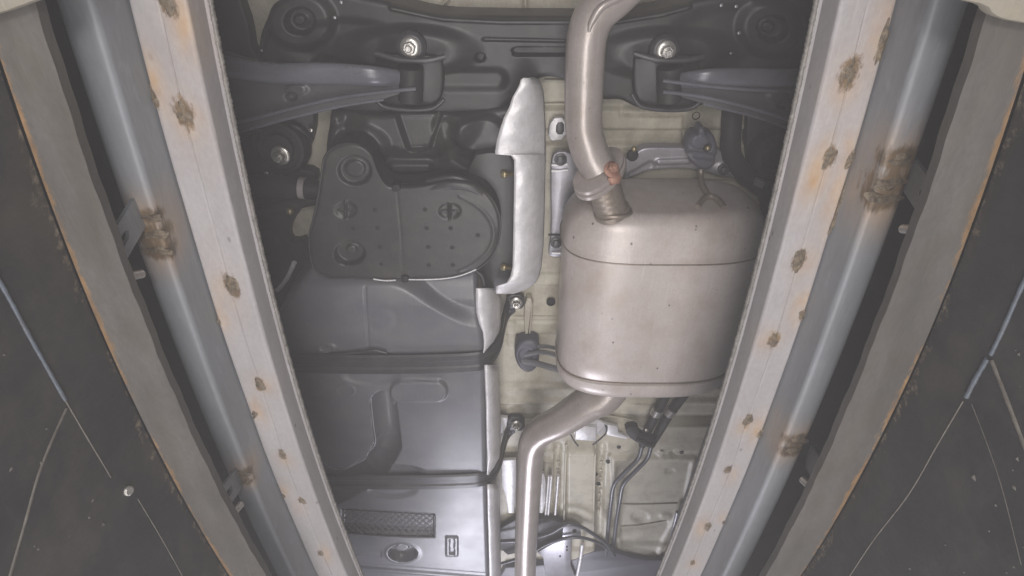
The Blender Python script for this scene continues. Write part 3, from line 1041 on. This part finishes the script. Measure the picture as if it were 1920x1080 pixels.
def rel_c(px, py):
    d = np.zeros_like(px)
    d = d + disc(px, py, 665, 320, 27, 24, .22, .008) - disc(px, py, 665, 318, 16, 13, .3, .004)
    d = d + disc(px, py, 655, 476, 25, 19, .22, .014) - disc(px, py, 657, 472, 8, 6, .4, .006)
    for x, y in ((648, 394), (843, 396)):
        d = d + disc(px, py, x, y, 16, 12, .4, .004)
        d = d - groove(px, py, [(x - 15, y), (x + 15, y)], .5, 3, .005) - groove(px, py, [(x, y - 14), (x, y + 14)], .5, 3, .006)
    d = d + groove(px, py, [(744, 356), (752, 440), (756, 520)], 0, 4, .0003)
    d = d + ring(px, py, 780, 438, 146, 84, .025, -.0015) * (px > 860)
    return d


canc = fan_panel('canister_cover', cov_px, (742, 425), .985, rel_c, 'plastic', car, 90, 12, .006, .05, 'dark plastic canister cover with two round recesses')
rod('cover_rim', [(a, b, .9895) for a, b in cov_px], .0019, 'strap', canc, 6, 8, closed=True)
rod('cover_glint', [(700, 523, .984), (722, 526, .983), (742, 525, .983)], .0017, 'shield', canc, 4, 8)  # bright metal rods stand for the highlight on the plastic lip
rod('cover_glint', [(766, 524, .983), (800, 524, .983), (835, 522, .983), (865, 516, .984), (893, 505, .986)], .0015, 'shield', canc, 6, 8)
for (a, b) in ((703, 393), (797, 393), (663, 428), (708, 427), (800, 428), (845, 428), (713, 463), (803, 463), (848, 464), (715, 495), (804, 497), (849, 497), (896, 441)):
    lathe('vent_hole', at(a, b, .985), (0, 0, -1), [(.0044, -.002), (.0044, .0004), (.0036, .0005)], 'hole', canc, 14)
plate('cover_clip', [(734, 347), (750, 347), (750, 360), (734, 360)], .978, .02, 'hole', canc, 1, .001)
plate('cover_clip', [(752, 518), (766, 518), (766, 530), (752, 530)], .980, .02, 'hole', canc, 1, .001)
rod('cover_tube', [(738, 354, 1.0), (800, 352, .995), (845, 345, .99), (890, 352, .99), (915, 375, 1.0)], .0095, 'plastic', canc, label='glossy moulded tube along the cover')
rod('cover_tube', [(800, 340, 1.0), (850, 332, .995), (888, 345, .995)], .006, 'plastic', canc)

# plain black bracket plate to the right of the canister
sidep = plate('side_bracket', [(880, 292), (925, 285), (966, 290), (972, 420), (966, 545), (930, 548), (912, 545), (905, 515), (870, 512), (860, 420)], 1.035, .03, 'plastic', car, 1, .004, label='black bracket plate beside the heat shield')
rod('bracket_rib', [(893, 508, 1.02), (905, 520, 1.015), (908, 545, 1.01)], .0048, 'plastic', sidep)
for (a, b) in ((948, 326), (947, 501)):
    p = at(a, b, 1.03)
    lathe('screw', p, (.8, -.2, -.6), [(.0075, -.006), (.0075, 0), (.005, .003), (.003, .003), (.003, .016)], 'brass', sidep, 14, 'yellow zinc screw')

# ---- pale heat shield standing beside the canister: curved sheet
hs_rows = [(146, 981, 1001), (150, 976, 1009), (158, 974, 1014), (168, 969, 1017), (182, 961, 1019), (200, 955, 1020), (220, 945, 1021), (240, 938, 1022), (262, 932, 1022), (284, 928, 1022), (289, 929, 1022), (291, 958, 1022), (300, 964, 1022), (340, 964, 1021),
           (400, 963, 1020), (460, 962, 1018), (500, 961, 1014), (518, 957, 1010), (530, 950, 1003), (536, 931, 996), (543, 930, 985), (550, 930, 962)]


def curved_sheet(name, rows, zl, zr, m, parent, nv=18, bulge=.6, label=None, th=.0025, crinkle=.002, seed=1):
    """sheet that faces down at its left edge and rolls upwards towards its right edge; rows=(py, left, right)"""
    rows = np.array(rows, float)
    ys = np.concatenate([np.linspace(rows[i, 0], rows[i + 1, 0], 5, endpoint=False) for i in range(len(rows) - 1)] + [[rows[-1, 0]]])
    l = np.interp(ys, rows[:, 0], rows[:, 1])
    r = np.interp(ys, rows[:, 0], rows[:, 2])
    rg = np.random.default_rng(seed)
    ph = rg.uniform(0, 6.28, 6)
    V, F = [], []
    for i, y in enumerate(ys):
        for k in range(nv):
            t = k / (nv - 1)
            z = zl + (zr - zl) * t ** 2.4
            z += crinkle * (math.sin(y * .045 + ph[0] + 2 * t) + .6 * math.sin(y * .11 + ph[1] + 4 * t) * math.cos(5 * t + ph[2]) + 1.1 * abs(math.sin(y * .07 + 3.1 * t + ph[3])) - .9 * abs(math.sin(y * .033 - 2.2 * t + ph[4])))
            V.append(at(l[i] + (r[i] - l[i]) * (t ** bulge), y, z))
    n = len(ys)
    for i in range(n - 1):
        for k in range(nv - 1):
            F.append([i * nv + k, i * nv + k + 1, (i + 1) * nv + k + 1, (i + 1) * nv + k])
    o = mk(name, V, F, m, parent, 60, label)
    md = o.modifiers.new('thickness', 'SOLIDIFY')
    md.thickness = th
    md.offset = 0
    return o


hs = curved_sheet('heat_shield', hs_rows, 1.0, 1.055, 'shield', car, 22, .8, 'pale aluminium heat shield with ragged upper edge', crinkle=.0014, seed=4)

# ---- fuel tank
ZK = 1.0


def rel_t(px, py):
    d = np.zeros_like(px)
    # upper bay slopes away towards the canister
    d = d + .05 * sstep((575 - py) / 70) * (0.35 + 0.65 * sstep((px - 640) / 260))
    line = 545 + 70 * sstep((px - 720) / 180)
    d = d + .022 * sstep((line - py) / 26)
    d = d + groove(px, py, [(683, 545), (688, 600), (692, 662)], 0, 4, .0022)
    d = d + ring(px, py, 612, 652, 15, 7, .22, -.004) + ring(px, py, 718, 600, 26, 22, .3, .0008)
    # emboss round the strap
    d = d + disc(px, py, 690, 668, 34, 10, .4, .005) + disc(px, py, 695, 705, 40, 12, .5, .005)
    d = d + ring(px, py, 648, 731, 17, 10, .12, -.002)
    # slot shaped raised pad
    d = d + groove(px, py, [(752, 730), (820, 730)], 17, 4, -.010)
    # dog leg channel
    gd = seg_dist(px, py, [(720, 756), (729, 832), (704, 880), (600, 934)])
    d = d + .055 * np.clip(1 - (gd / 25) ** 2, 0, 1) ** .8
    d = d + groove(px, py, [(727, 740), (731, 775)], 2, 4, -.010)
    # hand-shaped land left of the channel stays high, step under the channel
    d = d + disc(px, py, 735, 888, 46, 14, .5, .008) + disc(px, py, 735, 918, 34, 12, .5, .006)
    # pocket behind the grille
    box = sstep((px - 640) / 4) * sstep((816 - px) / 4) * sstep((py - (953 + (px - 640) * .06)) / 3) * sstep(((999 + 9 * np.sin((px - 640) / 176 * 1.57)) - py) / 3)
    d = d + .014 * box
    # cup
    d = d + disc(px, py, 755, 1037, 24, 13, .18, .02) - disc(px, py, 752, 1031, 12, 7, .4, .012) + ring(px, py, 755, 1037, 30, 16.5, .12, -.002)
    # raised tag
    tg = sstep((px - 835) / 3) * sstep((860 - px) / 3) * sstep((py - 1004) / 3) * sstep((1043 - py) / 3)
    d = d - .004 * tg + .006 * sstep((px - 842) / 2) * sstep((853 - px) / 2) * sstep((py - 1008) / 2) * sstep((1039 - py) / 2)
    # cast lettering strip
    st = sstep((px - 650) / 2) * sstep((716 - px) / 2) * sstep((py - (1026 + (px - 650) * .1)) / 2) * sstep((1039 + (px - 650) * .1 - py) / 2)
    d = d + .0012 * st
    # steps at the far end
    d = d + .010 * sstep((py - (1056 + (px - 680) * .08)) / 4) - .004 * sstep((py - (1066 + (px - 680) * .08)) / 4) + .006 * sstep((py - (1073 + (px - 680) * .08)) / 3)
    # broad sag
    d = d - .006 * np.sin(np.clip((py - 700) / 200, 0, 1) * math.pi) * np.sin(np.clip((px - 560) / 350, 0, 1) * math.pi)
    return d


tank = quad_panel('fuel_tank', [(585, 512), (548, 550), (515, 605), (530, 700), (552, 800), (580, 920), (640, 1120)], [(893, 512), (898, 580), (907, 640), (911, 760), (913, 920), (918, 1120)], 330, 240, ZK, rel_t, 'tank', car, .014, .12, 'grey plastic fuel tank with a dog leg channel')
curved_sheet('tank_shield', [(540, 892, 934), (560, 892, 938), (585, 893, 939), (605, 898, 938), (622, 905, 936), (640, 907, 930), (652, 907, 920), (661, 906, 910)], ZK - .004, 1.07, 'shield', tank, 12, .85, 'upper pale shield on the side of the tank', crinkle=.0012, seed=7)
curved_sheet('tank_shield', [(684, 908, 933), (760, 911, 937), (820, 912, 938), (858, 913, 937), (876, 913, 930), (890, 913, 918)], ZK - .004, 1.07, 'shield', tank, 12, .85, 'middle pale shield on the side of the tank', crinkle=.0012, seed=8)
curved_sheet('tank_shield', [(908, 913, 936), (960, 914, 937), (1020, 916, 938), (1110, 918, 939)], ZK - .004, 1.07, 'shield', tank, 12, .85, 'lower pale shield on the side of the tank', crinkle=.0012, seed=9)
ribbon('strap', [(470, 682, ZK - .006), (560, 682, ZK - .007), (690, 684, ZK - .008), (800, 683, ZK - .008), (880, 680, ZK - .007), (907, 675, ZK), (926, 660, ZK + .03), (938, 636, ZK + .07), (944, 608, ZK + .11), (952, 582, ZK + .15), (966, 568, ZK + .157)],
       .055, .007, 'strap', tank, 8, 'dark steel strap across the middle of the tank')
ribbon('strap', [(520, 899, ZK - .006), (620, 903, ZK - .007), (740, 905, ZK - .008), (860, 903, ZK - .007), (905, 898, ZK), (926, 885, ZK + .03), (938, 862, ZK + .07), (944, 838, ZK + .11), (952, 812, ZK + .15), (966, 798, ZK + .157)],
       .056, .007, 'strap', tank, 8, 'dark steel strap across the far end of the tank')
for (a, b) in ((968, 567), (968, 796)):
    pl = plate('strap_end', [(a - 18, b - 14), (a + 15, b - 14), (a + 16, b + 12), (a - 6, b + 13), (a - 20, b + 8)], 1.154, .012, 'strap', tank, 1, .002)
    bolt(at(a, b, 1.150), .015, tank)
rod('channel_glint', [(712, 729, ZK - .001), (700, 733, ZK - .001), (696, 750, ZK - .001), (701, 800, ZK - .002), (704, 828, ZK - .003), (692, 846, ZK - .002), (640, 880, ZK - .001), (596, 862, ZK - .001)], .0017, 'silver', tank, 8, 8)  # silver rod paints the lit edge of the dog leg channel
rod('strap_lug', [(618, 664, ZK - .006), (680, 660, ZK - .008), (700, 656, ZK - .008), (725, 662, ZK - .008)], .003, 'strap', tank, 6, 8)
# vent grille: crossed diagonal bars in the pocket
V, F = [], []


def bar(a, b, r):
    d = (b - a).normalized()
    n = Vector((0, 0, 1))
    s = d.cross(n).normalized()
    k = len(V)
    for p in (a, b):
        for q in (-1, 1):
            V.append(p + s * r * q)
        V.append(p - n * r * 1.4)
        V.append(p + n * r * 1.4)
    F.extend([[k, k + 2, k + 6, k + 4], [k + 2, k + 1, k + 5, k + 6], [k + 1, k + 3, k + 7, k + 5], [k + 3, k, k + 4, k + 7]])


gt = lambda x: 956 + (x - 642) * .06
gb = lambda x: 997 + 9 * math.sin((x - 640) / 176 * 1.57)
for i in range(-6, 17):
    for sgn in (1, -1):
        pts = []
        for k in range(60):
            f = k / 59
            x = 642 + i * 12.6 + (f if sgn > 0 else 1 - f) * 50
            y = gt(x) + (gb(x) - gt(x)) * f
            if 643 <= x <= 812:
                pts.append(at(x, y, ZK - .001))
        for a, b in zip(pts[:-1:6], pts[6::6]):
            bar(a, b, .0013)
gr = mk('grille', V, F, 'silver', tank, 30, 'diamond mesh grille')
rod('grille_frame', [(640, gt(640) - 1, ZK - .001), (730, gt(730) - 1, ZK - .001), (814, gt(814) - 1, ZK - .001)], .0016, 'strap', tank, 6, 8)
rod('grille_frame', [(640, gb(640) + 1, ZK - .001), (690, gb(690) + 1, ZK - .001), (740, gb(740) + 1, ZK - .001), (816, gb(816) + 1, ZK - .001)], .0026, 'strap', tank, 6, 8)
rod('grille_frame', [(815, gt(814), ZK - .001), (816, gb(816), ZK - .001)], .0022, 'strap', tank, 6, 8)
for (a, b, z) in ((943, 1030, 1.16), (958, 1024, 1.16), (870, 886, .99)):
    if a > 900:
        lathe('rivet', at(a, b, z), (0, -.4, -1), [(.007, 0), (.006, .004), (.002, .006)], 'bolt', tank, 14)

# ---- exhaust
exh = pan  # floor panel reference only


def superel(t, a, b, n=3.2):
    ct, st = math.cos(t), math.sin(t)
    return (a * math.copysign(abs(ct) ** (2 / n), ct), b * math.copysign(abs(st) ** (2 / n), st))


MX, MZ, MA, MB_ = 0.288, 1.035, 0.190, 0.108
YF, YR = 0.512, 0.943


def muff_ring(y, a, b, zc=0.0, nseg=96, n=3.2):
    return [Vector((MX + superel(2 * math.pi * i / nseg, a, b, n)[0], y, MZ + zc + superel(2 * math.pi * i / nseg, a, b, n)[1])) for i in range(nseg)]


def loft(name, rings, m, parent, ang=60, label=None, capf=True, capb=True):
    n = len(rings[0])
    V = [p for r in rings for p in r]
    F = []
    for k in range(len(rings) - 1):
        for i in range(n):
            j = (i + 1) % n
            F.append([k * n + i, k * n + j, (k + 1) * n + j, (k + 1) * n + i])
    if capf:
        F.append(list(range(n)))
    if capb:
        F.append([(len(rings) - 1) * n + i for i in range(n)][::-1])
    return mk(name, V, F, m, parent, ang, label)


rings = []
rad = .055
# front cap: nearly flat face rolling into the body
for q in (.35, .6, .8, .9):
    rings.append(muff_ring(YF - .004 * (1 - q), (MA - rad) * q, (MB_ - rad * .75) * q))
for a in np.linspace(0, 90, 14):
    k = 1 - math.cos(R(a))
    sn = math.sin(R(a))
    rings.append(muff_ring(YF + rad * k * 1.25, MA - rad + rad * sn, MB_ - rad * .75 + rad * .75 * sn))
ys_ = .598
rings += [muff_ring(ys_ - .006, MA + .000, MB_), muff_ring(ys_ - .003, MA + .0022, MB_ + .0022), muff_ring(ys_, MA + .0022, MB_ + .0022), muff_ring(ys_ + .002, MA - .001, MB_ - .001)]
for y in np.linspace(ys_ + .01, .888, 10):
    rings.append(muff_ring(y, MA - .001, MB_ - .001))
rings += [muff_ring(.893, MA - .0035, MB_ - .0035), muff_ring(.896, MA - .0035, MB_ - .0035), muff_ring(.899, MA + .001, MB_ + .001), muff_ring(.912, MA + .0005, MB_ + .0012)]
for a in np.linspace(8, 90, 12):
    sn, cs = math.sin(R(a)), math.cos(R(a))
    rings.append(muff_ring(.912 + .036 * sn, MA - .040 * (1 - cs), MB_ + .001 - .022 * (1 - cs)))
rings.append(muff_ring(.950, MA * .55, MB_ * .55))
rings.append(muff_ring(.951, MA * .2, MB_ * .2))
muf = loft('muffler', rings, 'muffler', car, 50, 'large oval exhaust muffler with pinkish grey skin')
for yv, aa in ((ys_ - .001, .0026), (.8945, -.0015)):
    P = muff_ring(yv, MA + aa, MB_ + aa)
    sweep('seam', P, .0016, 'bellows', muf, 8, closed=True)
# rear shoulder of the end cap: a low bulge below the rim
# upstream pipe
PU = [(1240, -70, 1.0), (1190, -40, .985), (1150, -5, .975), (1118, 25, .970), (1102, 62, .968), (1097, 110, .968), (1095, 170, .968), (1094, 225, .968), (1098, 258, .964), (1108, 290, .956), (1124, 318, .950)]
pipe = rod('exhaust_pipe', PU, .0305, 'pipe', car, 10, 32, 1.0, 'pale bent exhaust pipe ahead of the muffler')
# rough weld seam running along the pipe
seamp = [(1172, -8, .942), (1130, 12, .938), (1110, 40, .937), (1104, 60, .9365)]
sw = rod('pipe_seam', seamp, [.004, .006, .005, .002], 'pipe', pipe, 14, 8)
# flange: oval plate square to the pipe end, with gasket, and stub with bellows into the muffler
pf = at(1122, 320, .95)
pm = Vector((MX - .125, YF + .005, MZ - .025))
dirf = (pm - pf).normalized()


def flange(name, p, d, a, b, th, m, parent, roll=0.0, label=None):
    d = Vector(d).normalized()
    ex = Vector((1, 0, 0))
    ex = (ex - d * ex.dot(d)).normalized()
    ey = d.cross(ex)
    rings = []
    for h, k in ((0, .96), (.1, 1), (.9, 1), (1, .96)):
        r = []
        for i in range(48):
            t = 2 * math.pi * i / 48
            x, y = superel(t, a * k, b * k, 2.0)
            # pointed ears on the long axis
            e = 1 + .10 * math.cos(2 * t)
            x, y = x * e, y * e
            xr, yr = x * math.cos(roll) - y * math.sin(roll), x * math.sin(roll) + y * math.cos(roll)
            r.append(Vector(p) + ex * xr + ey * yr + d * h * th)
        rings.append(r)
    return loft(name, rings, m, parent, 35, label)


fd = Vector((.32, .82, .36)).normalized()
f1 = flange('flange', pf - fd * .004, fd, .047, .037, .009, 'pipe', pipe, -.8, 'oval flange between pipe and muffler')
f2 = flange('flange', pf + fd * .0075, fd, .049, .039, .009, 'pipe', muf, -.8, 'oval flange on the muffler inlet')
bp = at(1146, 318, .925)
bolt(bp, .0135, f1, 'rustbolt', (.15, -.55, -.6), label='rust red flange bolt')
lathe('nut', at(1151, 334, .925), (.15, -.4, -.7), [(.012, -.012), (.012, .004), (.009, .006)], 'rustbolt', f1, 18, None, (0, 1, 2))
# stub
a0, a1 = pf + fd * .015, at(1149, 402, .962)
P, rs = [], []
for i in range(60):
    t = i / 59
    P.append(a0.lerp(a1, t))
    rr_ = .0290 + (.00022 * math.sin(t * 44) if .3 < t < .8 else 0) + (.003 if .86 < t < .96 else 0)
    rs.append(rr_)
sweep('inlet_pipe', P, rs, 'bellows', muf, 28, label='short ribbed inlet pipe')
sweep('weld_ring', [a1 + Vector((math.cos(t) * .031, -.006 - .006 * abs(math.sin(t)), math.sin(t) * .031)) for t in np.linspace(0, 2 * math.pi, 30, endpoint=False)], .0036, 'bellows', muf, 8, closed=True)
# tail pipe
PT = [(1172, 690, 1.03), (1152, 716, 1.025), (1130, 742, 1.02), (1110, 752, 1.02), (1085, 768, 1.02), (1050, 790, 1.02), (1018, 806, 1.025), (1001, 824, 1.03), (995, 850, 1.035), (992, 900, 1.04), (989, 960, 1.045), (986, 1020, 1.05), (984, 1110, 1.055)]
tail = rod('tail_pipe', PT, [.036, .042, .044, .043, .041, .038, .036, .0345, .034, .034, .0335, .033, .033], 'pipe', car, 10, 32, 1.0, 'pale pipe leaving the muffler with a sharp bend')
# hangers on the muffler
rod('hanger_rod', [(1314, 318, 1.09), (1315, 332, 1.08), (1318, 348, 1.05), (1328, 366, 1.018)], .0052, 'bellows', muf, 8, 10)
rod('hanger_foot', [(1308, 388, .984), (1320, 372, 1.008), (1334, 368, 1.014), (1348, 376, .998), (1358, 390, .975)], .0055, 'bellows', muf, 8, 10)
hg = fan_panel('rubber_hanger', [(1290, 262), (1300, 250), (1309, 248), (1312, 240), (1320, 239), (1324, 248), (1336, 252), (1344, 266), (1347, 285), (1343, 305), (1333, 318), (1318, 320), (1303, 312), (1291, 296), (1287, 278)], (1318, 282), 1.085,
               lambda a, b: disc(a, b, 1326, 277, 6, 6, .5, .012) + disc(a, b, 1312, 264, 12, 10, .8, -.004) + groove(a, b, [(1296, 290), (1340, 296)], 3, 6, .006), 'cover', car, 24, 6, .010, .02, 'dark lobed rubber exhaust hanger')
lathe('rod_end', at(1326, 277, 1.082), (0, -.3, -1), [(.0055, -.004), (.0055, .005), (.004, .008), (.002, .009)], 'brass', hg, 16)
hg2 = fan_panel('rubber_hanger', [(968, 650), (980, 640), (1005, 640), (1012, 660), (1008, 690), (990, 701), (972, 690), (965, 670)], (988, 670), 1.13, lambda a, b: disc(a, b, 985, 668, 10, 10, .6, .006), 'cover', car, 18, 6, .012, .05, 'dark rubber exhaust hanger beside the tank')
rod('hanger_rod', [(985, 665, 1.14), (1010, 660, 1.12), (1030, 662, 1.09), (1050, 668, 1.06)], .006, 'silver', muf, 8, 10)
rod('hanger_rod', [(978, 676, 1.14), (1005, 681, 1.12), (1030, 688, 1.09), (1055, 694, 1.06)], .008, 'silver', muf, 8, 10)
rod('hanger_rod', [(1003, 649, 1.14), (1030, 650, 1.12), (1052, 656, 1.09)], .005, 'silver', muf, 8, 10)
plate('hanger_bracket', [(984, 560), (1000, 560), (998, 610), (992, 642), (986, 642), (982, 610)], 1.155, .02, 'pan', car, 1, .004, label='cream bracket above the rubber hanger')

# ---- silver brackets
def zb(x, y):
    return 0.0


br1 = plate('silver_brace', [(1040, 286), (1066, 284), (1085, 300), (1088, 420), (1062, 482), (1030, 482), (1028, 470), (1034, 440), (1032, 330), (1034, 300)], 1.12, .012, 'silver', car, 1, .003, label='silver brace strip beside the muffler')
for (a, b) in ((1051, 299), (1043, 455)):
    lathe('bolt', at(a, b, 1.117), (0, -.1, -1), [(.0125, 0), (.0125, .002), (.0085, .003), (.0085, .008), (.005, .009)], 'strap', br1, 20, None, (2, 3, 4))
for y0 in (309, 320, 461, 474):
    rod('pressed_step', [(1034, y0, 1.118), (1048, y0 + .5, 1.118), (1064, y0 - 1.5, 1.118)], .0032, 'shield', br1, 4, 8)
rod('pressed_step', [(1028, 440, 1.118), (1054, 441, 1.118)], .002, 'hole', br1)
sq = plate('square_clip', [(1032, 222), (1062, 220), (1062, 262), (1026, 266)], 1.15, .012, 'shield', car, 1, .003, label='pale square clip beside the exhaust pipe')
plate('clip_window', [(1043, 230), (1058, 229), (1058, 252), (1042, 253)], 1.148, .006, 'strap', sq, 1, .001)


def rel_br(px, py):
    return groove(px, py, [(1235, 303), (1290, 301)], 3, 4, -.005) + groove(px, py, [(1185, 332), (1220, 312)], 4, 8, .006) + disc(px, py, 1357, 317, 14, 10, .5, -.004)


br2 = quad_panel('silver_crossbar', [(1172, 300), (1190, 288), (1204, 279), (1225, 276), (1290, 277), (1340, 278), (1356, 288), (1372, 304), (1398, 322), (1436, 342)],
                 [(1172, 338), (1190, 334), (1210, 325), (1230, 319), (1280, 317), (1320, 322), (1345, 330), (1365, 332), (1390, 338), (1430, 356)], 90, 24, 1.12, rel_br, 'silver', car, .004, .02, 'silver pressed crossbar above the muffler')
lathe('bolt', at(1357, 317, 1.112), (0, -.1, -1), [(.012, 0), (.012, .003), (.008, .004), (.008, .010), (.005, .011)], 'strap', br2, 20, None, (2, 3, 4))
lathe('clip', at(1189, 279, 1.12), (0, -.3, -1), [(.006, 0), (.005, .004), (.002, .006)], 'brass', br2, 12)
lathe('clip', at(1186, 291, 1.118), (0, -.3, -1), [(.012, 0), (.010, .004), (.004, .006)], 'hole', br2, 12)

# ---- fuel and brake lines with clamp
ln = []
for k, off in enumerate((0, 1)):
    pts = [(1262 + off * 40, 715, 1.14), (1232 + off * 26, 772, 1.13), (1212 + off * 22, 812, 1.13), (1204 + off * 17, 836, 1.13), (1196 + off * 17, 860, 1.13), (1172 + off * 18, 885, 1.13), (1152 + off * 17, 908, 1.13), (1146 + off * 16, 940, 1.13), (1141 + off * 14, 985, 1.14), (1136 + off * 12, 1040, 1.15)]
    a = rod('fuel_line', pts[3:], .0062, 'line', car, 8, 12, label='%s grey fuel line bent towards the far end' % ('outer' if off else 'inner'))
    rod('hose_end', pts[:4], [.013, .013, .0115, .009], 'rubber', a, 8, 14)
    rod('hose_crimp', [(1234 + off * 27, 767, 1.127), (1228 + off * 25, 777, 1.127)], .0145, 'bolt', a, segs=16)
    ln.append(a)
cl = plate('line_clamp', [(1172, 802), (1196, 800), (1200, 816), (1226, 822), (1232, 836), (1220, 842), (1196, 832), (1176, 818)], 1.105, .02, 'rubber', car, 1, .003, label='black clamp holding the two fuel lines')
rod('clamp_lip', [(1194, 824, 1.10), (1210, 832, 1.098), (1226, 836, 1.10)], .005, 'strap', cl, 6, 8)
lathe('screw', at(1212, 806, 1.12), (0, -.3, -1), [(.005, 0), (.005, .004), (.003, .005)], 'bolt', cl, 12)

# ---- middle bracket and clip ahead of the tail pipe
mb = plate('tunnel_bracket', [(1062, 798), (1085, 782), (1118, 786), (1138, 796), (1140, 806), (1128, 816), (1114, 816), (1112, 826), (1080, 824), (1076, 812)], 1.150, .008, 'shield', car, 0, .002, label='pale bracket at the head of the middle channel')
plate('spring_clip', [(1080, 798), (1118, 802), (1118, 828), (1078, 825)], 1.138, .010, 'shield', mb, 0, .003)
rod('wire_loop', [(1056, 800, 1.14), (1068, 812, 1.136), (1076, 826, 1.136), (1084, 836, 1.14)], .0022, 'strap', mb, 6, 8)
rod('wire_loop', [(1138, 800, 1.14), (1136, 812, 1.136), (1122, 826, 1.136), (1112, 834, 1.14)], .0022, 'strap', mb, 6, 8)
sb = plate('side_tab', [(936, 782), (952, 784), (950, 800), (944, 812), (936, 812)], 1.14, .01, 'shield', car, 0, .002, label='pale tab beside the tank strap')
sb2 = plate('tunnel_shield', [(940, 864), (968, 862), (968, 905), (964, 962), (953, 962), (948, 930), (940, 910)], 1.14, .01, 'shield', car, 0, .002, label='bright heat shield left of the tail pipe')
sb3 = plate('tunnel_shield', [(1010, 890), (1024, 888), (1022, 962), (1008, 962)], 1.14, .01, 'shield', car, 1, .002, label='bright heat shield right of the tail pipe')
for x0 in (1029, 1034, 1047):
    rod('shield_rib', [(x0, 892, 1.143), (x0 - 3, 930, 1.143), (x0 - 6, 964, 1.143)], .004, 'shield', sb3, 4, 8)
st = plate('step_tab', [(1132, 794), (1158, 800), (1160, 812), (1178, 820), (1176, 824), (1138, 816)], 1.15, .008, 'shield', car, 0, .002, label='pale stepped tab beside the fuel lines')

# ---- parking brake cables, guide bracket and cover at the far end
c1 = rod('brake_cable', [(920, 1016, 1.13), (980, 1012, 1.12), (1030, 1000, 1.12), (1060, 984, 1.12), (1085, 986, 1.12), (1110, 1000, 1.12), (1135, 1018, 1.12), (1152, 1042, 1.13)], .0060, 'line', car, label='dark brake cable arching over the bracket')
c2 = rod('brake_cable', [(920, 1062, 1.13), (980, 1044, 1.12), (1030, 1018, 1.12), (1070, 1008, 1.12), (1100, 1010, 1.12), (1130, 1022, 1.12), (1150, 1040, 1.13)], .0052, 'line', car, label='lower dark brake cable below the arch')
gbk = plate('cable_bracket', [(1056, 986), (1072, 984), (1088, 992), (1090, 1006), (1072, 1008), (1070, 1060), (1082, 1090), (1062, 1100), (1026, 1100), (1018, 1046), (1008, 1036), (1036, 1020), (1054, 1014)], 1.13, .012, 'silver', car, 0, .002, label='bright bracket under the brake cables')
lathe('bracket_hole', at(1077, 996, 1.128), (0, 0, -1), [(.007, -.004), (.007, .0006), (.0055, .001), (.004, -.002)], 'hole', gbk, 16)
for (a, b) in ((1063, 1032), (1063, 1026), (1050, 1044)):
    lathe('bracket_hole', at(a, b, 1.128), (0, 0, -1), [(.003, -.004), (.003, .0006), (.002, .001)], 'hole', gbk, 10)
rod('bracket_rod', [(1092, 1020, 1.13), (1088, 1050, 1.13), (1080, 1090, 1.13)], .006, 'shield', gbk, 6, 10)
plate('far_cover', [(930, 1066), (1000, 1062), (1070, 1054), (1105, 1036), (1140, 1032), (1165, 1040), (1200, 1050), (1240, 1052), (1270, 1046), (1260, 1180), (930, 1180)], 1.145, .03, 'cover', car, 1, .006, label='violet grey cover closing the far end of the tunnel')
plate('far_band', [(936, 975), (1060, 972), (1060, 1010), (1000, 1030), (936, 1045)], 1.15, .015, 'strap', car, 1, .004, label='dark band across the floor behind the cables')

# ------------------------------------------------------------------ even haze added to lift the blacks like lens glare
HB = [(-1.6, 1.6), (-1.2, 3.6), (-2.0, 1.6)]
hv = [(x, y, z) for x in HB[0] for y in HB[1] for z in HB[2]]
hz = mk('haze', hv, [[0, 1, 3, 2], [4, 6, 7, 5], [0, 4, 5, 1], [2, 3, 7, 6], [0, 2, 6, 4], [1, 5, 7, 3]], 'hole')
hm = bpy.data.materials.new('added_haze')
hm.use_nodes = True
hn = hm.node_tree
hn.nodes.remove(hn.nodes['Principled BSDF'])
pv = hn.nodes.new('ShaderNodeVolumePrincipled')
pv.inputs['Color'].default_value = (0.95, 0.93, 0.93, 1)
pv.inputs['Density'].default_value = HAZE
hn.links.new(pv.outputs[0], hn.nodes['Material Output'].inputs['Volume'])
hz.data.materials.clear()
hz.data.materials.append(hm)
tag(hz, kind='stuff')

# ------------------------------------------------------------------ render
scene.render.engine = 'CYCLES'
scene.cycles.samples = 128
scene.cycles.use_denoising = True
scene.render.resolution_x = 1024
scene.render.resolution_y = 576
